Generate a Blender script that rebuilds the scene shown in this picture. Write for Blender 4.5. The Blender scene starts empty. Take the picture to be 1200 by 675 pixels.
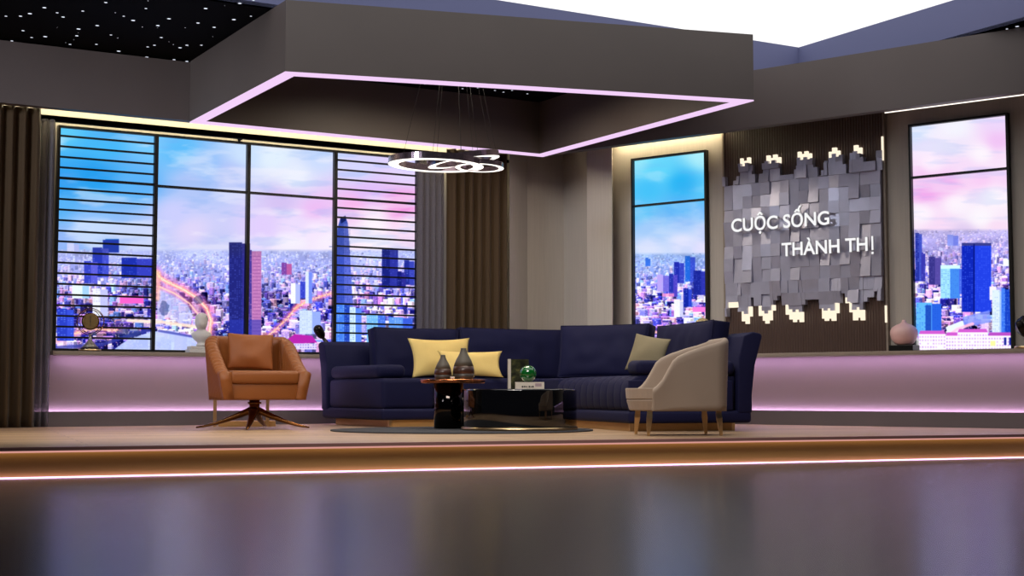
import bpy, bmesh, math, random
import numpy as np
from mathutils import Vector, Matrix, noise
random.seed(7); rng = np.random.default_rng(11)
PI = math.pi
SC = bpy.context.scene
COL = SC.collection

# ------------------------------------------------------------------ camera
F = 1666.67; PITCH = math.radians(4.2); CAMZ = 0.32      # 50 mm lens, floor of the stage is z = 0
cp, sp = math.cos(PITCH), math.sin(PITCH)
cam = bpy.data.cameras.new('camera'); cam.lens = 50; cam.sensor_width = 36; cam.clip_end = 100
camo = bpy.data.objects.new('camera', cam); COL.objects.link(camo)
camo.location = (0, 0, CAMZ); camo.rotation_euler = (PI/2 + PITCH, 0, 0)
SC.camera = camo

def ray(px, py):
    X = (px-600)/F; v = (337.5-py)/F
    return X, cp - v*sp, sp + v*cp
def proj(x, y, z):
    z = z - CAMZ; dep = y*cp + z*sp; up = -y*sp + z*cp
    return 600 + F*x/dep, 337.5 - F*up/dep
class Frame:                                              # a wall's own frame: x along it, y into it, z up
    def __init__(s, o, deg):
        s.o = o; s.a = math.radians(deg); s.e = (math.cos(s.a), math.sin(s.a)); s.b = (-s.e[1], s.e[0])
    def hit(s, px, py, y):
        d = ray(px, py); den = d[0]*s.b[0] + d[1]*s.b[1]
        t = (y + s.o[0]*s.b[0] + s.o[1]*s.b[1])/den
        P = (d[0]*t, d[1]*t)
        return (P[0]-s.o[0])*s.e[0] + (P[1]-s.o[1])*s.e[1], CAMZ + d[2]*t
    def w(s, x, y, z=0.0): return Vector((s.o[0]+x*s.e[0]+y*s.b[0], s.o[1]+x*s.e[1]+y*s.b[1], z))
    def M(s, x=0, y=0, z=0, rz=0): return Matrix.Translation(s.w(x, y, z)) @ Matrix.Rotation(s.a+rz, 4, 'Z')
L = Frame((-3.886, 13.5), 29.9)
R = Frame((3.79, 13.2), -38.8)

# ------------------------------------------------------------------ materials
def lin(c): 
    c = np.asarray(c, float)/255.0
    return np.where(c <= .04045, c/12.92, ((c+.055)/1.055)**2.4)
def rgba(c): v = lin(c); return (float(v[0]), float(v[1]), float(v[2]), 1)
def mat(name, col, rough=.6, metal=0., spec=.5, var=0., vscale=(8, 8, 8), bump=0., bscale=(60, 60, 60), emit=None, estr=0., coat=0., sheen=0., alpha=1., bdist=.004, trans=0.):
    m = bpy.data.materials.new(name); m.use_nodes = True
    nt = m.node_tree; b = nt.nodes['Principled BSDF']
    b.inputs['Base Color'].default_value = rgba(col)
    b.inputs['Roughness'].default_value = rough; b.inputs['Metallic'].default_value = metal
    b.inputs['Specular IOR Level'].default_value = spec
    b.inputs['Coat Weight'].default_value = coat; b.inputs['Coat Roughness'].default_value = .04
    b.inputs['Sheen Weight'].default_value = sheen; b.inputs['Sheen Roughness'].default_value = .4
    b.inputs['Alpha'].default_value = alpha
    if emit is not None:
        b.inputs['Emission Color'].default_value = rgba(emit); b.inputs['Emission Strength'].default_value = estr
    if var or bump:
        tc = nt.nodes.new('ShaderNodeTexCoord')
    if var:
        mp = nt.nodes.new('ShaderNodeMapping'); mp.inputs['Scale'].default_value = vscale
        nz = nt.nodes.new('ShaderNodeTexNoise'); nz.inputs['Scale'].default_value = 1; nz.inputs['Detail'].default_value = 5
        hs = nt.nodes.new('ShaderNodeHueSaturation'); hs.inputs['Color'].default_value = rgba(col)
        mr = nt.nodes.new('ShaderNodeMapRange'); mr.inputs['To Min'].default_value = 1-var; mr.inputs['To Max'].default_value = 1+var
        mr.inputs['From Min'].default_value = .25; mr.inputs['From Max'].default_value = .75
        nt.links.new(tc.outputs['Object'], mp.inputs['Vector']); nt.links.new(mp.outputs[0], nz.inputs['Vector'])
        nt.links.new(nz.outputs['Fac'], mr.inputs['Value']); nt.links.new(mr.outputs[0], hs.inputs['Value'])
        nt.links.new(hs.outputs[0], b.inputs['Base Color'])
    if bump:
        mp = nt.nodes.new('ShaderNodeMapping'); mp.inputs['Scale'].default_value = bscale
        nz = nt.nodes.new('ShaderNodeTexNoise'); nz.inputs['Scale'].default_value = 1; nz.inputs['Detail'].default_value = 3
        bp = nt.nodes.new('ShaderNodeBump'); bp.inputs['Strength'].default_value = bump; bp.inputs['Distance'].default_value = bdist
        nt.links.new(tc.outputs['Object'], mp.inputs['Vector']); nt.links.new(mp.outputs[0], nz.inputs['Vector'])
        nt.links.new(nz.outputs['Fac'], bp.inputs['Height']); nt.links.new(bp.outputs[0], b.inputs['Normal'])
    return m
def glow(name, col, s):
    m = bpy.data.materials.new(name); m.use_nodes = True; nt = m.node_tree
    nt.nodes.remove(nt.nodes['Principled BSDF'])
    e = nt.nodes.new('ShaderNodeEmission'); e.inputs['Color'].default_value = rgba(col); e.inputs['Strength'].default_value = s
    nt.links.new(e.outputs[0], nt.nodes['Material Output'].inputs[0])
    return m

M = {}
M['wall']   = mat('greige_wall_fabric', (180, 173, 165), .85, var=.06, vscale=(70, 70, 2), bump=.15, bscale=(300, 300, 20))
M['wallpanel'] = mat('pale_wall_panel', (126, 108, 102), .7, var=.02, vscale=(3, 3, 3))
M['fascia'] = mat('grey_brown_fascia', (98, 88, 86), .55, var=.05, vscale=(2, 2, 2))
M['bulk']   = mat('taupe_bulkhead', (92, 83, 79), .5, var=.05, vscale=(2, 2, 2))
M['blue']   = mat('blue_grey_plaster', (112, 116, 156), .8)
M['black']  = mat('black_ceiling', (3, 3, 4), .9, spec=.1)
M['star']   = glow('fibre_optic_star', (235, 240, 255), 1.2)
M['skirt']  = mat('grey_skirting', (92, 86, 90), .5, var=.04, vscale=(3, 3, 3))
M['sill']   = mat('stone_sill', (140, 128, 116), .5, var=.06, vscale=(12, 12, 12))
M['frame']  = mat('black_metal_frame', (10, 10, 12), .45, metal=.2)
M['lilac']  = glow('lilac_led', (220, 190, 255), 23)
M['pinkled'] = glow('pale_pink_led', (240, 205, 245), 1.05)
M['footled'] = glow('foot_led', (240, 196, 246), 3.2)
M['noswash'] = glow('added_nosing_wash', (255, 222, 190), 1.2)
M['nosled'] = glow('nosing_led', (226, 160, 150), .9)
M['cream']  = glow('cream_led', (255, 240, 196), 16.0)
M['cream2'] = glow('cream_led_soft', (255, 236, 190), 22.0)
M['thin']   = glow('thin_white_led', (255, 244, 232), 1.6)
M['white']  = glow('white_void_glow', (255, 255, 255), 1.15)
M['riser']  = mat('orange_oak_riser', (200, 158, 88), .5, var=.08, vscale=(1.2, 1.2, 14))
M['nosing'] = mat('dark_red_nosing', (186, 138, 130), .4)
M['curtain'] = mat('brown_velvet_curtain', (66, 48, 25), .85, sheen=.1, var=.08, vscale=(60, 60, 3))
M['navy']   = mat('navy_upholstery', (13, 15, 55), .75, spec=.25, sheen=.03, var=.06, vscale=(5, 5, 5), bump=.1, bscale=(220, 220, 220))
M['gold']   = mat('brushed_gold', (232, 200, 150), .28, metal=1., var=.05, vscale=(4, 4, 60))
M['goldwood'] = mat('gold_plinth', (206, 160, 100), .4, metal=.25, var=.06, vscale=(3, 3, 30))
M['bronze'] = mat('dark_bronze', (132, 88, 48), .25, metal=1.)
M['copper'] = mat('copper_rim', (206, 128, 84), .25, metal=1.)
M['orange'] = mat('burnt_orange_leather', (142, 80, 30), .5, var=.05, vscale=(6, 6, 6), bump=.08, bscale=(150, 150, 150))
M['orange2'] = mat('orange_cushion_fabric', (150, 84, 34), .6, var=.04, vscale=(8, 8, 8), bump=.15, bscale=(14, 14, 14), bdist=.01)
M['beige']  = mat('beige_upholstery', (158, 141, 126), .75, sheen=.12, var=.03, vscale=(6, 6, 6), bump=.08, bscale=(250, 250, 250))
M['yellow'] = mat('mustard_cushion', (222, 194, 118), .7, var=.03, vscale=(7, 7, 7), bump=.2, bscale=(12, 12, 12), bdist=.012)
M['olive']  = mat('grey_olive_cushion', (128, 118, 92), .8, var=.03, vscale=(7, 7, 7), bump=.15, bscale=(14, 14, 14), bdist=.012)
M['gloss']  = mat('black_gloss_lacquer', (5, 5, 6), .06, spec=.7, coat=.5)
M['smoke']  = mat('smoked_mirror', (52, 48, 46), .07, metal=1.)
M['rug']    = mat('charcoal_rug', (52, 54, 60), .95, var=.25, vscale=(3, 3, 3), bump=.3, bscale=(90, 90, 90))
M['vgrey']  = mat('grey_ceramic', (88, 82, 72), .5, var=.05, vscale=(20, 20, 20))
M['vbrown'] = mat('brown_glaze', (62, 40, 32), .3)
M['vdark']  = mat('dark_grey_ceramic', (62, 58, 52), .4)
M['green']  = mat('green_glass', (10, 92, 34), .06, spec=.8, coat=.6)
M['paper']  = mat('off_white_paper', (214, 204, 190), .7)
M['ink']    = mat('black_ink', (14, 13, 14), .6)
M['mauve']  = mat('mauve_print', (168, 146, 152), .7)
M['plaster'] = mat('white_plaster', (204, 200, 196), .65, var=.04, vscale=(20, 20, 20))
M['pinkv']  = mat('pale_pink_ceramic', (226, 186, 184), .45, var=.02, vscale=(5, 5, 5))
M['blk']    = mat('black_satin', (9, 8, 8), .35, spec=.4)
M['rail']   = mat('matt_black_rail', (3, 3, 3), .8, spec=.05)
M['blkbrz'] = mat('black_bronze', (20, 16, 10), .25, metal=.6)
M['clockface'] = mat('aged_brass_face', (128, 104, 62), .45, metal=.5, var=.15, vscale=(40, 40, 40))
M['greymet'] = mat('grey_metal', (150, 146, 142), .35, metal=.6)
M['shell']  = mat('pale_gold_shell', (196, 178, 130), .4, metal=.3)
M['chrome'] = mat('polished_chrome', (138, 122, 132), .16, metal=.85)
M['lampled'] = glow('warm_white_diffuser', (255, 247, 238), 1.9)
M['tile']   = mat('grey_relief_tile', (176, 176, 196), .28, metal=.25, var=.08, vscale=(9, 9, 9))
M['backlit'] = glow('backlit_acrylic', (255, 240, 214), 1.1)
M['letter'] = glow('white_letter_face', (250, 250, 250), 1.0)
M['letterside'] = mat('white_letter_side', (225, 225, 228), .4)

def ribbed():                                             # dark brown board with fine vertical ribs
    m = mat('ribbed_walnut', (78, 58, 50), .55)
    nt = m.node_tree; b = nt.nodes['Principled BSDF']
    tc = nt.nodes.new('ShaderNodeTexCoord'); wv = nt.nodes.new('ShaderNodeTexWave'); wv.inputs['Scale'].default_value = 14
    wv.bands_direction = 'X'
    bp = nt.nodes.new('ShaderNodeBump'); bp.inputs['Distance'].default_value = .01; bp.inputs['Strength'].default_value = .8
    nt.links.new(tc.outputs['Object'], wv.inputs['Vector']); nt.links.new(wv.outputs['Fac'], bp.inputs['Height'])
    nt.links.new(bp.outputs[0], b.inputs['Normal'])
    return m
M['rib'] = ribbed()

def planks():
    m = mat('oak_planks', (168, 140, 112), .42)
    nt = m.node_tree; b = nt.nodes['Principled BSDF']
    tc = nt.nodes.new('ShaderNodeTexCoord'); mp = nt.nodes.new('ShaderNodeMapping')
    mp.inputs['Rotation'].default_value = (0, 0, -math.radians(21.3))
    br = nt.nodes.new('ShaderNodeTexBrick'); br.inputs['Scale'].default_value = 1
    br.inputs['Brick Width'].default_value = 1.8; br.inputs['Row Height'].default_value = .19
    br.inputs['Mortar Size'].default_value = .004; br.offset = .37
    br.inputs['Color1'].default_value = rgba((200, 170, 136)); br.inputs['Color2'].default_value = rgba((172, 142, 112)); br.inputs['Mortar'].default_value = rgba((120, 98, 80))
    nz = nt.nodes.new('ShaderNodeTexNoise'); nz.inputs['Scale'].default_value = 1; nz.inputs['Detail'].default_value = 6
    mp2 = nt.nodes.new('ShaderNodeMapping'); mp2.inputs['Rotation'].default_value = (0, 0, -math.radians(21.3)); mp2.inputs['Scale'].default_value = (1.2, 26, 1)
    mx = nt.nodes.new('ShaderNodeMix'); mx.data_type = 'RGBA'; mx.blend_type = 'MULTIPLY'; mx.inputs[0].default_value = .5
    cr = nt.nodes.new('ShaderNodeValToRGB'); cr.color_ramp.elements[0].color = (.55, .5, .46, 1); cr.color_ramp.elements[1].color = (1, 1, 1, 1)
    cr.color_ramp.elements[0].position = .3; cr.color_ramp.elements[1].position = .65
    nt.links.new(tc.outputs['Object'], mp.inputs[0]); nt.links.new(mp.outputs[0], br.inputs['Vector'])
    nt.links.new(tc.outputs['Object'], mp2.inputs[0]); nt.links.new(mp2.outputs[0], nz.inputs['Vector']); nt.links.new(nz.outputs['Fac'], cr.inputs[0])
    nt.links.new(br.outputs['Color'], mx.inputs[6]); nt.links.new(cr.outputs[0], mx.inputs[7]); nt.links.new(mx.outputs[2], b.inputs['Base Color'])
    return m
M['planks'] = planks()
def studio_floor():
    m = mat('polished_studio_floor', (60, 57, 66), .27, spec=.5, var=.08, vscale=(1.5, 9, 1))
    nt = m.node_tree; b = nt.nodes['Principled BSDF']
    b.inputs['Coat Weight'].default_value = .05; b.inputs['Coat Roughness'].default_value = .12
    return m
M['floor'] = studio_floor()
def sheer():
    m = mat('grey_voile', (96, 92, 104), .9, var=.05, vscale=(50, 50, 1))
    nt = m.node_tree; b = nt.nodes['Principled BSDF']
    t = nt.nodes.new('ShaderNodeBsdfTransparent'); mx = nt.nodes.new('ShaderNodeMixShader'); mx.inputs[0].default_value = .68
    nt.links.new(t.outputs[0], mx.inputs[1]); nt.links.new(b.outputs[0], mx.inputs[2]); nt.links.new(mx.outputs[0], nt.nodes['Material Output'].inputs[0])
    return m
M['sheer'] = sheer()
def cover():                                              # dark landscape print on the standing book
    m = mat('landscape_print', (40, 42, 26), .35)
    nt = m.node_tree; b = nt.nodes['Principled BSDF']
    tc = nt.nodes.new('ShaderNodeTexCoord'); mp = nt.nodes.new('ShaderNodeMapping'); mp.inputs['Scale'].default_value = (16, 16, 22)
    nz = nt.nodes.new('ShaderNodeTexNoise'); nz.inputs['Scale'].default_value = 1; nz.inputs['Detail'].default_value = 6
    cr = nt.nodes.new('ShaderNodeValToRGB'); e = cr.color_ramp.elements
    e[0].color = rgba((18, 20, 12)); e[0].position = .38; e[1].color = rgba((120, 112, 64)); e[1].position = .7
    x = cr.color_ramp.elements.new(.55); x.color = rgba((58, 60, 34))
    nt.links.new(tc.outputs['Object'], mp.inputs[0]); nt.links.new(mp.outputs[0], nz.inputs['Vector']); nt.links.new(nz.outputs['Fac'], cr.inputs[0]); nt.links.new(cr.outputs[0], b.inputs['Base Color'])
    return m
M['cover'] = cover()

# ------------------------------------------------------------------ building helpers
def empty(name, loc, label, cat, group=None, kind=None):
    o = bpy.data.objects.new(name, None); COL.objects.link(o); o.location = loc; o.empty_display_size = .1
    return tag(o, label, cat, group, kind)
def tag(o, label, cat, group=None, kind=None):
    o['label'] = label; o['category'] = cat
    if group: o['group'] = group
    if kind: o['kind'] = kind
    return o
def base_of(p):
    v = Vector((0, 0, 0))
    while p is not None: v = v + p.location; p = p.parent
    return v
def obj(name, bm, m, parent=None, smooth=False, origin=None, bevel=0., seg=2, sub=0):
    """bm holds world coordinates; it becomes ONE mesh object (child of parent if given)."""
    me = bpy.data.meshes.new(name); off = base_of(parent)
    if origin is None:
        if parent is None:
            vs = [v.co for v in bm.verts]
            origin = Vector((sum(v.x for v in vs)/len(vs), sum(v.y for v in vs)/len(vs), min(v.z for v in vs)))
        else: origin = off
    origin = Vector(origin)
    bmesh.ops.translate(bm, verts=bm.verts, vec=-origin)
    bmesh.ops.recalc_face_normals(bm, faces=bm.faces)
    bm.to_mesh(me); bm.free()
    for x in (m if isinstance(m, (list, tuple)) else [m]): me.materials.append(x)
    if smooth:
        me.polygons.foreach_set('use_smooth', [True]*len(me.polygons))
    o = bpy.data.objects.new(name, me); COL.objects.link(o)
    if parent is not None: o.parent = parent; o.location = origin - off
    else: o.location = origin
    if bevel:
        md = o.modifiers.new('edge', 'BEVEL'); md.width = bevel; md.segments = seg; md.limit_method = 'ANGLE'
        if smooth:
            md.harden_normals = False
    if sub:
        md = o.modifiers.new('soft', 'SUBSURF'); md.levels = sub; md.render_levels = sub
    return o
def struct(o): o['kind'] = 'structure'; return o
def NB(): return bmesh.new()
def box(bm, x0, x1, y0, y1, z0, z1, Mx=None, mi=0):
    vs = [Vector((x, y, z)) for z in (z0, z1) for y in (y0, y1) for x in (x0, x1)]
    if Mx is not None: vs = [Mx @ v for v in vs]
    v = [bm.verts.new(c) for c in vs]
    for f in ((0, 2, 3, 1), (4, 5, 7, 6), (0, 1, 5, 4), (2, 6, 7, 3), (0, 4, 6, 2), (1, 3, 7, 5)):
        fa = bm.faces.new([v[i] for i in f]); fa.material_index = mi
    return v
def prism(bm, pts, z0, z1, mi=0):
    a = [bm.verts.new((p[0], p[1], z0)) for p in pts]; b = [bm.verts.new((p[0], p[1], z1)) for p in pts]
    n = len(pts)
    bm.faces.new(a[::-1]).material_index = mi; bm.faces.new(b).material_index = mi
    for i in range(n): bm.faces.new((a[i], a[(i+1) % n], b[(i+1) % n], b[i])).material_index = mi
def lathe(bm, prof, c, n=40, mi=0, Mx=None, cap=True, sx=1., sy=1.):
    rings = []
    for r, z in prof:
        ring = []
        for i in range(n):
            a = 2*PI*i/n; v = Vector((r*math.cos(a)*sx, r*math.sin(a)*sy, z))
            v = (Mx @ v) if Mx is not None else v + Vector(c)
            ring.append(bm.verts.new(v))
        rings.append(ring)
    for a, b in zip(rings, rings[1:]):
        for i in range(n): bm.faces.new((a[i], a[(i+1) % n], b[(i+1) % n], b[i])).material_index = mi
    if cap:
        bm.faces.new(rings[0][::-1]).material_index = mi; bm.faces.new(rings[-1]).material_index = mi
def tube(bm, pts, r, n=10, mi=0, sq=False, ry=None):
    """tube through pts; r a number or one per point"""
    pts = [Vector(p) for p in pts]; rs = r if isinstance(r, (list, tuple)) else [r]*len(pts)
    rings = []
    for i, p in enumerate(pts):
        d = (pts[min(i+1, len(pts)-1)] - pts[max(i-1, 0)]).normalized()
        up = Vector((0, 0, 1)) if abs(d.z) < .95 else Vector((0, 1, 0))
        s = d.cross(up).normalized(); t = s.cross(d).normalized()
        ring = []
        for k in range(n):
            a = 2*PI*k/n + (PI/4 if sq else 0)
            ring.append(bm.verts.new(p + s*math.cos(a)*rs[i] + t*math.sin(a)*(rs[i] if ry is None else rs[i]*ry)))
        rings.append(ring)
    for a, b in zip(rings, rings[1:]):
        for k in range(n): bm.faces.new((a[k], a[(k+1) % n], b[(k+1) % n], b[k])).material_index = mi
    bm.faces.new(rings[0][::-1]).material_index = mi; bm.faces.new(rings[-1]).material_index = mi
def torus_band(bm, c, ro, ri, h, Mx, n=72, mi_side=0, mi_under=1):
    """flat ring: chrome sides and top, glowing underside"""
    q = [(ro, h/2), (ro, -h/2), (ri, -h/2), (ri, h/2)]
    rings = [[bm.verts.new(Mx @ Vector((r*math.cos(2*PI*i/n), r*math.sin(2*PI*i/n), z))) for (r, z) in q] for i in range(n)]
    for i in range(n):
        a, b = rings[i], rings[(i+1) % n]
        for k in range(4):
            bm.faces.new((a[k], b[k], b[(k+1) % 4], a[(k+1) % 4])).material_index = mi_under if k == 1 else mi_side
def rbox(bm, x0, x1, y0, y1, z0, z1, r, Mx=None, n=4, mi=0):
    """box with rounded edges and corners"""
    b2 = bmesh.new(); box(b2, x0, x1, y0, y1, z0, z1)
    bmesh.ops.bevel(b2, geom=list(b2.edges), offset=r, segments=n, profile=.5, affect='EDGES', clamp_overlap=True)
    if Mx is not None: b2.transform(Mx)
    append(bm, b2, mi)
def append(bm, b2, mi=0):
    mp = {v: bm.verts.new(v.co) for v in b2.verts}
    for f in b2.faces:
        try: bm.faces.new([mp[v] for v in f.verts]).material_index = mi
        except ValueError: pass
    b2.free()
def pillow(bm, w, h, t, Mx, edge=.0, pinch=.06, n=22, p=2.4, seed=0, wr=.006):
    """soft cushion in the xz plane (front towards -y), base at z = 0; edge > 0 gives it a boxed side"""
    fr, bk = {}, {}
    for i in range(n+1):
        for j in range(n+1):
            u = -1+2*i/n; v = -1+2*j/n
            uu = math.copysign(abs(u)**.85, u); vv = math.copysign(abs(v)**.85, v)
            x = uu*w/2*(1 - pinch*(1-vv*vv)); z = vv*h/2*(1 - pinch*(1-uu*uu)) + h/2
            th = t/2*(edge + (1-edge)*max(0, (1-abs(uu)**p)*(1-abs(vv)**p))**.6)
            q = noise.noise(Vector((x*7+seed, z*7, seed*1.7)))*wr*(1-abs(uu)**4)*(1-abs(vv)**4)
            fr[i, j] = bm.verts.new(Mx @ Vector((x, -th-q, z)))
            onb = i in (0, n) or j in (0, n)
            bk[i, j] = fr[i, j] if (onb and edge <= 0) else bm.verts.new(Mx @ Vector((x, th+q, z)))
    for i in range(n):
        for j in range(n):
            bm.faces.new((fr[i, j], fr[i+1, j], fr[i+1, j+1], fr[i, j+1]))
            bm.faces.new((bk[i, j], bk[i, j+1], bk[i+1, j+1], bk[i+1, j]))
    if edge > 0:
        loop = [(i, 0) for i in range(n)] + [(n, j) for j in range(n)] + [(i, n) for i in range(n, 0, -1)] + [(0, j) for j in range(n, 0, -1)]
        for a, b in zip(loop, loop[1:]+loop[:1]): bm.faces.new((fr[a], bk[a], bk[b], fr[b]))
        return [fr[a].co.copy() for a in loop]
def place(x, y, z, yaw, lean=0, roll=0):
    return Matrix.Translation((x, y, z)) @ Matrix.Rotation(yaw, 4, 'Z') @ Matrix.Rotation(-lean, 4, 'X') @ Matrix.Rotation(roll, 4, 'Y')
def smoothstep(a, b, x):
    t = min(1, max(0, (x-a)/(b-a))); return t*t*(3-2*t)

# ------------------------------------------------------------------ the printed city views (computed here, backlit in the windows)
def vnoise(h, w, sy, sx, octv=5):
    out = np.zeros((h, w)); amp = 1; tot = 0
    for o in range(octv):
        gy, gx = max(2, int(h/sy))+2, max(2, int(w/sx))+2
        g = rng.random((gy+1, gx+1))
        yy = np.linspace(0, gy-1.001, h); xx = np.linspace(0, gx-1.001, w)
        yi = yy.astype(int); xi = xx.astype(int); fy = (yy-yi)[:, None]; fx = (xx-xi)[None]
        fy = fy*fy*(3-2*fy); fx = fx*fx*(3-2*fx)
        a = g[yi][:, xi]; b = g[yi][:, xi+1]; c = g[yi+1][:, xi]; d = g[yi+1][:, xi+1]
        out += amp*((a*(1-fx)+b*fx)*(1-fy)+(c*(1-fx)+d*fx)*fy); tot += amp
        amp *= .5; sy = max(2, sy/2); sx = max(2, sx/2)
    return out/tot
class Canvas:
    """a picture painted in units of the photo print; S samples per unit"""
    def __init__(s, x0, y0, x1, y1, S=3):
        s.x0, s.y0, s.S = x0, y0, S; s.w = int((x1-x0)*S); s.h = int((y1-y0)*S)
        s.a = np.zeros((s.h, s.w, 3)); s.X, s.Y = np.meshgrid(x0+(np.arange(s.w)+.5)/S, y0+(np.arange(s.h)+.5)/S)
    def sky(s, ctrl, cloud=.35, sx=60, sy=16):
        num = np.zeros_like(s.a); den = np.zeros((s.h, s.w))
        for x, y, c in ctrl:
            wgt = 1/(((s.X-x)**2 + 1.6*(s.Y-y)**2) + 60)**1.6
            num += wgt[..., None]*np.array(c, float); den += wgt
        s.a = num/den[..., None]
        n = vnoise(s.h, s.w, sy*s.S, sx*s.S); c = np.clip((n-.52)/.16, 0, 1)[..., None]*cloud
        s.a = s.a*(1-c) + np.array((250, 246, 255.))*c
        n2 = vnoise(s.h, s.w, sy*s.S*.7, sx*s.S*.8); c = np.clip((n2-.56)/.14, 0, 1)[..., None]*cloud*.5
        s.a = s.a*(1-c) + np.array((120, 170, 240.))*c
    def rect(s, x0, y0, x1, y1, c, al=1.):
        i0, i1 = int(round((x0-s.x0)*s.S)), int(round((x1-s.x0)*s.S)); j0, j1 = int(round((y0-s.y0)*s.S)), int(round((y1-s.y0)*s.S))
        i0, i1, j0, j1 = max(0, i0), min(s.w, max(i1, i0+1)), max(0, j0), min(s.h, max(j1, j0+1))
        if i1 > i0 and j1 > j0:
            if al >= 1: s.a[j0:j1, i0:i1] = c
            else: s.a[j0:j1, i0:i1] = s.a[j0:j1, i0:i1]*(1-al) + np.array(c, float)*al
    def poly(s, pts, c, al=1.):
        m = np.zeros((s.h, s.w), bool); n = len(pts)
        for k in range(n):
            (xa, ya), (xb, yb) = pts[k], pts[(k+1) % n]
            if ya == yb: continue
            cond = ((s.Y >= min(ya, yb)) & (s.Y < max(ya, yb)) & (s.X < xa + (s.Y-ya)*(xb-xa)/(yb-ya)))
            m ^= cond
        s.a[m] = s.a[m]*(1-al) + np.array(c, float)*al
        return m
    def line(s, pts, wd, c, al=1., soft=1.):
        d = np.full((s.h, s.w), 1e9); n = len(pts)
        for (xa, ya), (xb, yb) in zip(pts, pts[1:]):
            vx, vy = xb-xa, yb-ya; t = np.clip(((s.X-xa)*vx+(s.Y-ya)*vy)/(vx*vx+vy*vy+1e-9), 0, 1)
            d = np.minimum(d, np.hypot(s.X-xa-t*vx, s.Y-ya-t*vy))
        k = (np.clip((wd/2+soft-d)/soft, 0, 1)*al)[..., None]
        s.a = s.a*(1-k) + np.array(c, float)*k
        return d
    def windows(s, x0, y0, x1, y1, dx, dy, c, prob=.5, al=.8, fx=.55, fy=.5):
        y = y0+dy*.3
        while y < y1-dy*.3:
            x = x0+dx*.25
            while x < x1-dx*.3:
                if rng.random() < prob: s.rect(x, y, min(x+dx*fx, x1), min(y+dy*fy, y1), c, al*(.5+.5*rng.random()))
                x += dx
            y += dy
    def city(s, hor, bot, count, pal, far, big=9., dark=.35):
        x1 = s.x0+s.w/s.S
        haze = vnoise(s.h, s.w, 14*s.S, 26*s.S); fine = vnoise(s.h, s.w, 3*s.S, 4*s.S, 3)
        t = np.clip((s.Y-hor)/(bot-hor), 0, 1)
        base = np.array(far, float)*(1-t[..., None]**.6) + np.array((92, 92, 176.))*t[..., None]**.6
        base = base*(.72+.56*haze[..., None]) + (fine[..., None]-.5)*70*(t[..., None]**.5)
        k = np.clip((s.Y-hor+1.5)/4, 0, 1)[..., None]
        s.a = s.a*(1-k) + base*k
        low = vnoise(s.h, s.w, 30*s.S, 40*s.S, 3); low = np.clip((low-.3)/.4, 0, 1); hue = vnoise(s.h, s.w, 40*s.S, 60*s.S, 2)
        ts = np.sort(rng.random(count)**1.1)
        for t in ts:
            yb = hor + 2 + (bot-hor+6)*t; w = (1.4 + big*t**1.25)*(.5+rng.random()); h = w*(.35+1.5*rng.random()**1.5)
            x = s.x0-5+rng.random()*(x1-s.x0+10)
            c = np.array(pal[rng.integers(len(pal))], float); c = c*(.8+.4*rng.random())
            ji, ii = min(s.h-1, max(0, int((yb-s.y0)*s.S))), min(s.w-1, max(0, int((x-s.x0)*s.S)))
            c = c*(.68+.50*low[ji, ii]); hv = hue[ji, ii]; c = c*np.array((.86+.28*hv, .80+.14*hv, 1.1-.10*hv))
            mixf = max(0, .92-1.9*t); c = c*(1-mixf)+np.array(far, float)*mixf*(.85+.3*rng.random())
            c = np.minimum(c, 255)
            s.rect(x, yb-h, x+w, yb, c)
            s.rect(x+w*.66, yb-h, x+w, yb, c*(1-(.22+.22*rng.random())*(1-mixf)))
            s.rect(x, yb-h-w*.12, x+w*.9, yb-h, np.minimum(c*1.25+18, 255))
            if w > 3.2:
                lit = rng.random() < .45
                s.windows(x, yb-h, x+w*.98, yb, max(1.3, w/6), max(1.3, w/6), (255, 236, 226) if lit else c*.42, .55, .75)
        for _ in range(count//3):                         # lamps and roofs catching light
            t = rng.random()**.8; x = s.x0+rng.random()*s.w/s.S; y = hor+3+(bot-hor)*t
            s.rect(x, y, x+.5+.7*t, y+.4+.6*t, ((255, 226, 214), (255, 190, 220), (235, 240, 255))[rng.integers(3)], .85)
    def soften(s, k=1):
        for _ in range(k):
            for ax in (0, 1):
                s.a = .25*np.roll(s.a, 1, ax)+.5*s.a+.25*np.roll(s.a, -1, ax)
    def tower(s, x0, x1, yt, yb, left, right, split=.55, dx=2.2, dy=2.2, lit=(150, 170, 255), prob=.35, lean=0.):
        xs = x0+(x1-x0)*split
        s.poly([(x0, yb), (x0+lean, yt), (xs+lean, yt), (xs, yb)], left); s.poly([(xs, yb), (xs+lean, yt+1.5), (x1+lean, yt+1.5), (x1, yb)], right)
        s.windows(x0+.4, yt+1, xs, yb, dx, dy, lit, prob, .55); s.windows(xs, yt+2, x1, yb, dx, dy, lit, prob*.8, .4)
    def image(s, name, hor, fr, y, x0, x1, z0, z1, W, H):
        """resample onto the panel's own rectangle"""
        s.soften(2); k = np.clip((s.Y-hor)/12, 0, 1)[..., None]; s.a = s.a*(1-k)+((s.a-118)*1.22+130)*k
        u, v = np.meshgrid(x0+(x1-x0)*(np.arange(W)+.5)/W, z0+(z1-z0)*(np.arange(H)+.5)/H)
        wx = fr.o[0]+u*fr.e[0]+y*fr.b[0]; wy = fr.o[1]+u*fr.e[1]+y*fr.b[1]; wz = v-CAMZ
        dep = wy*cp+wz*sp; up = -wy*sp+wz*cp
        i = np.clip(((600+F*wx/dep)-s.x0)*s.S-.5, 0, s.w-1.001); j = np.clip(((337.5-F*up/dep)-s.y0)*s.S-.5, 0, s.h-1.001)
        ii, jj = i.astype(int), j.astype(int); fi, fj = (i-ii)[..., None], (j-jj)[..., None]
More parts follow.
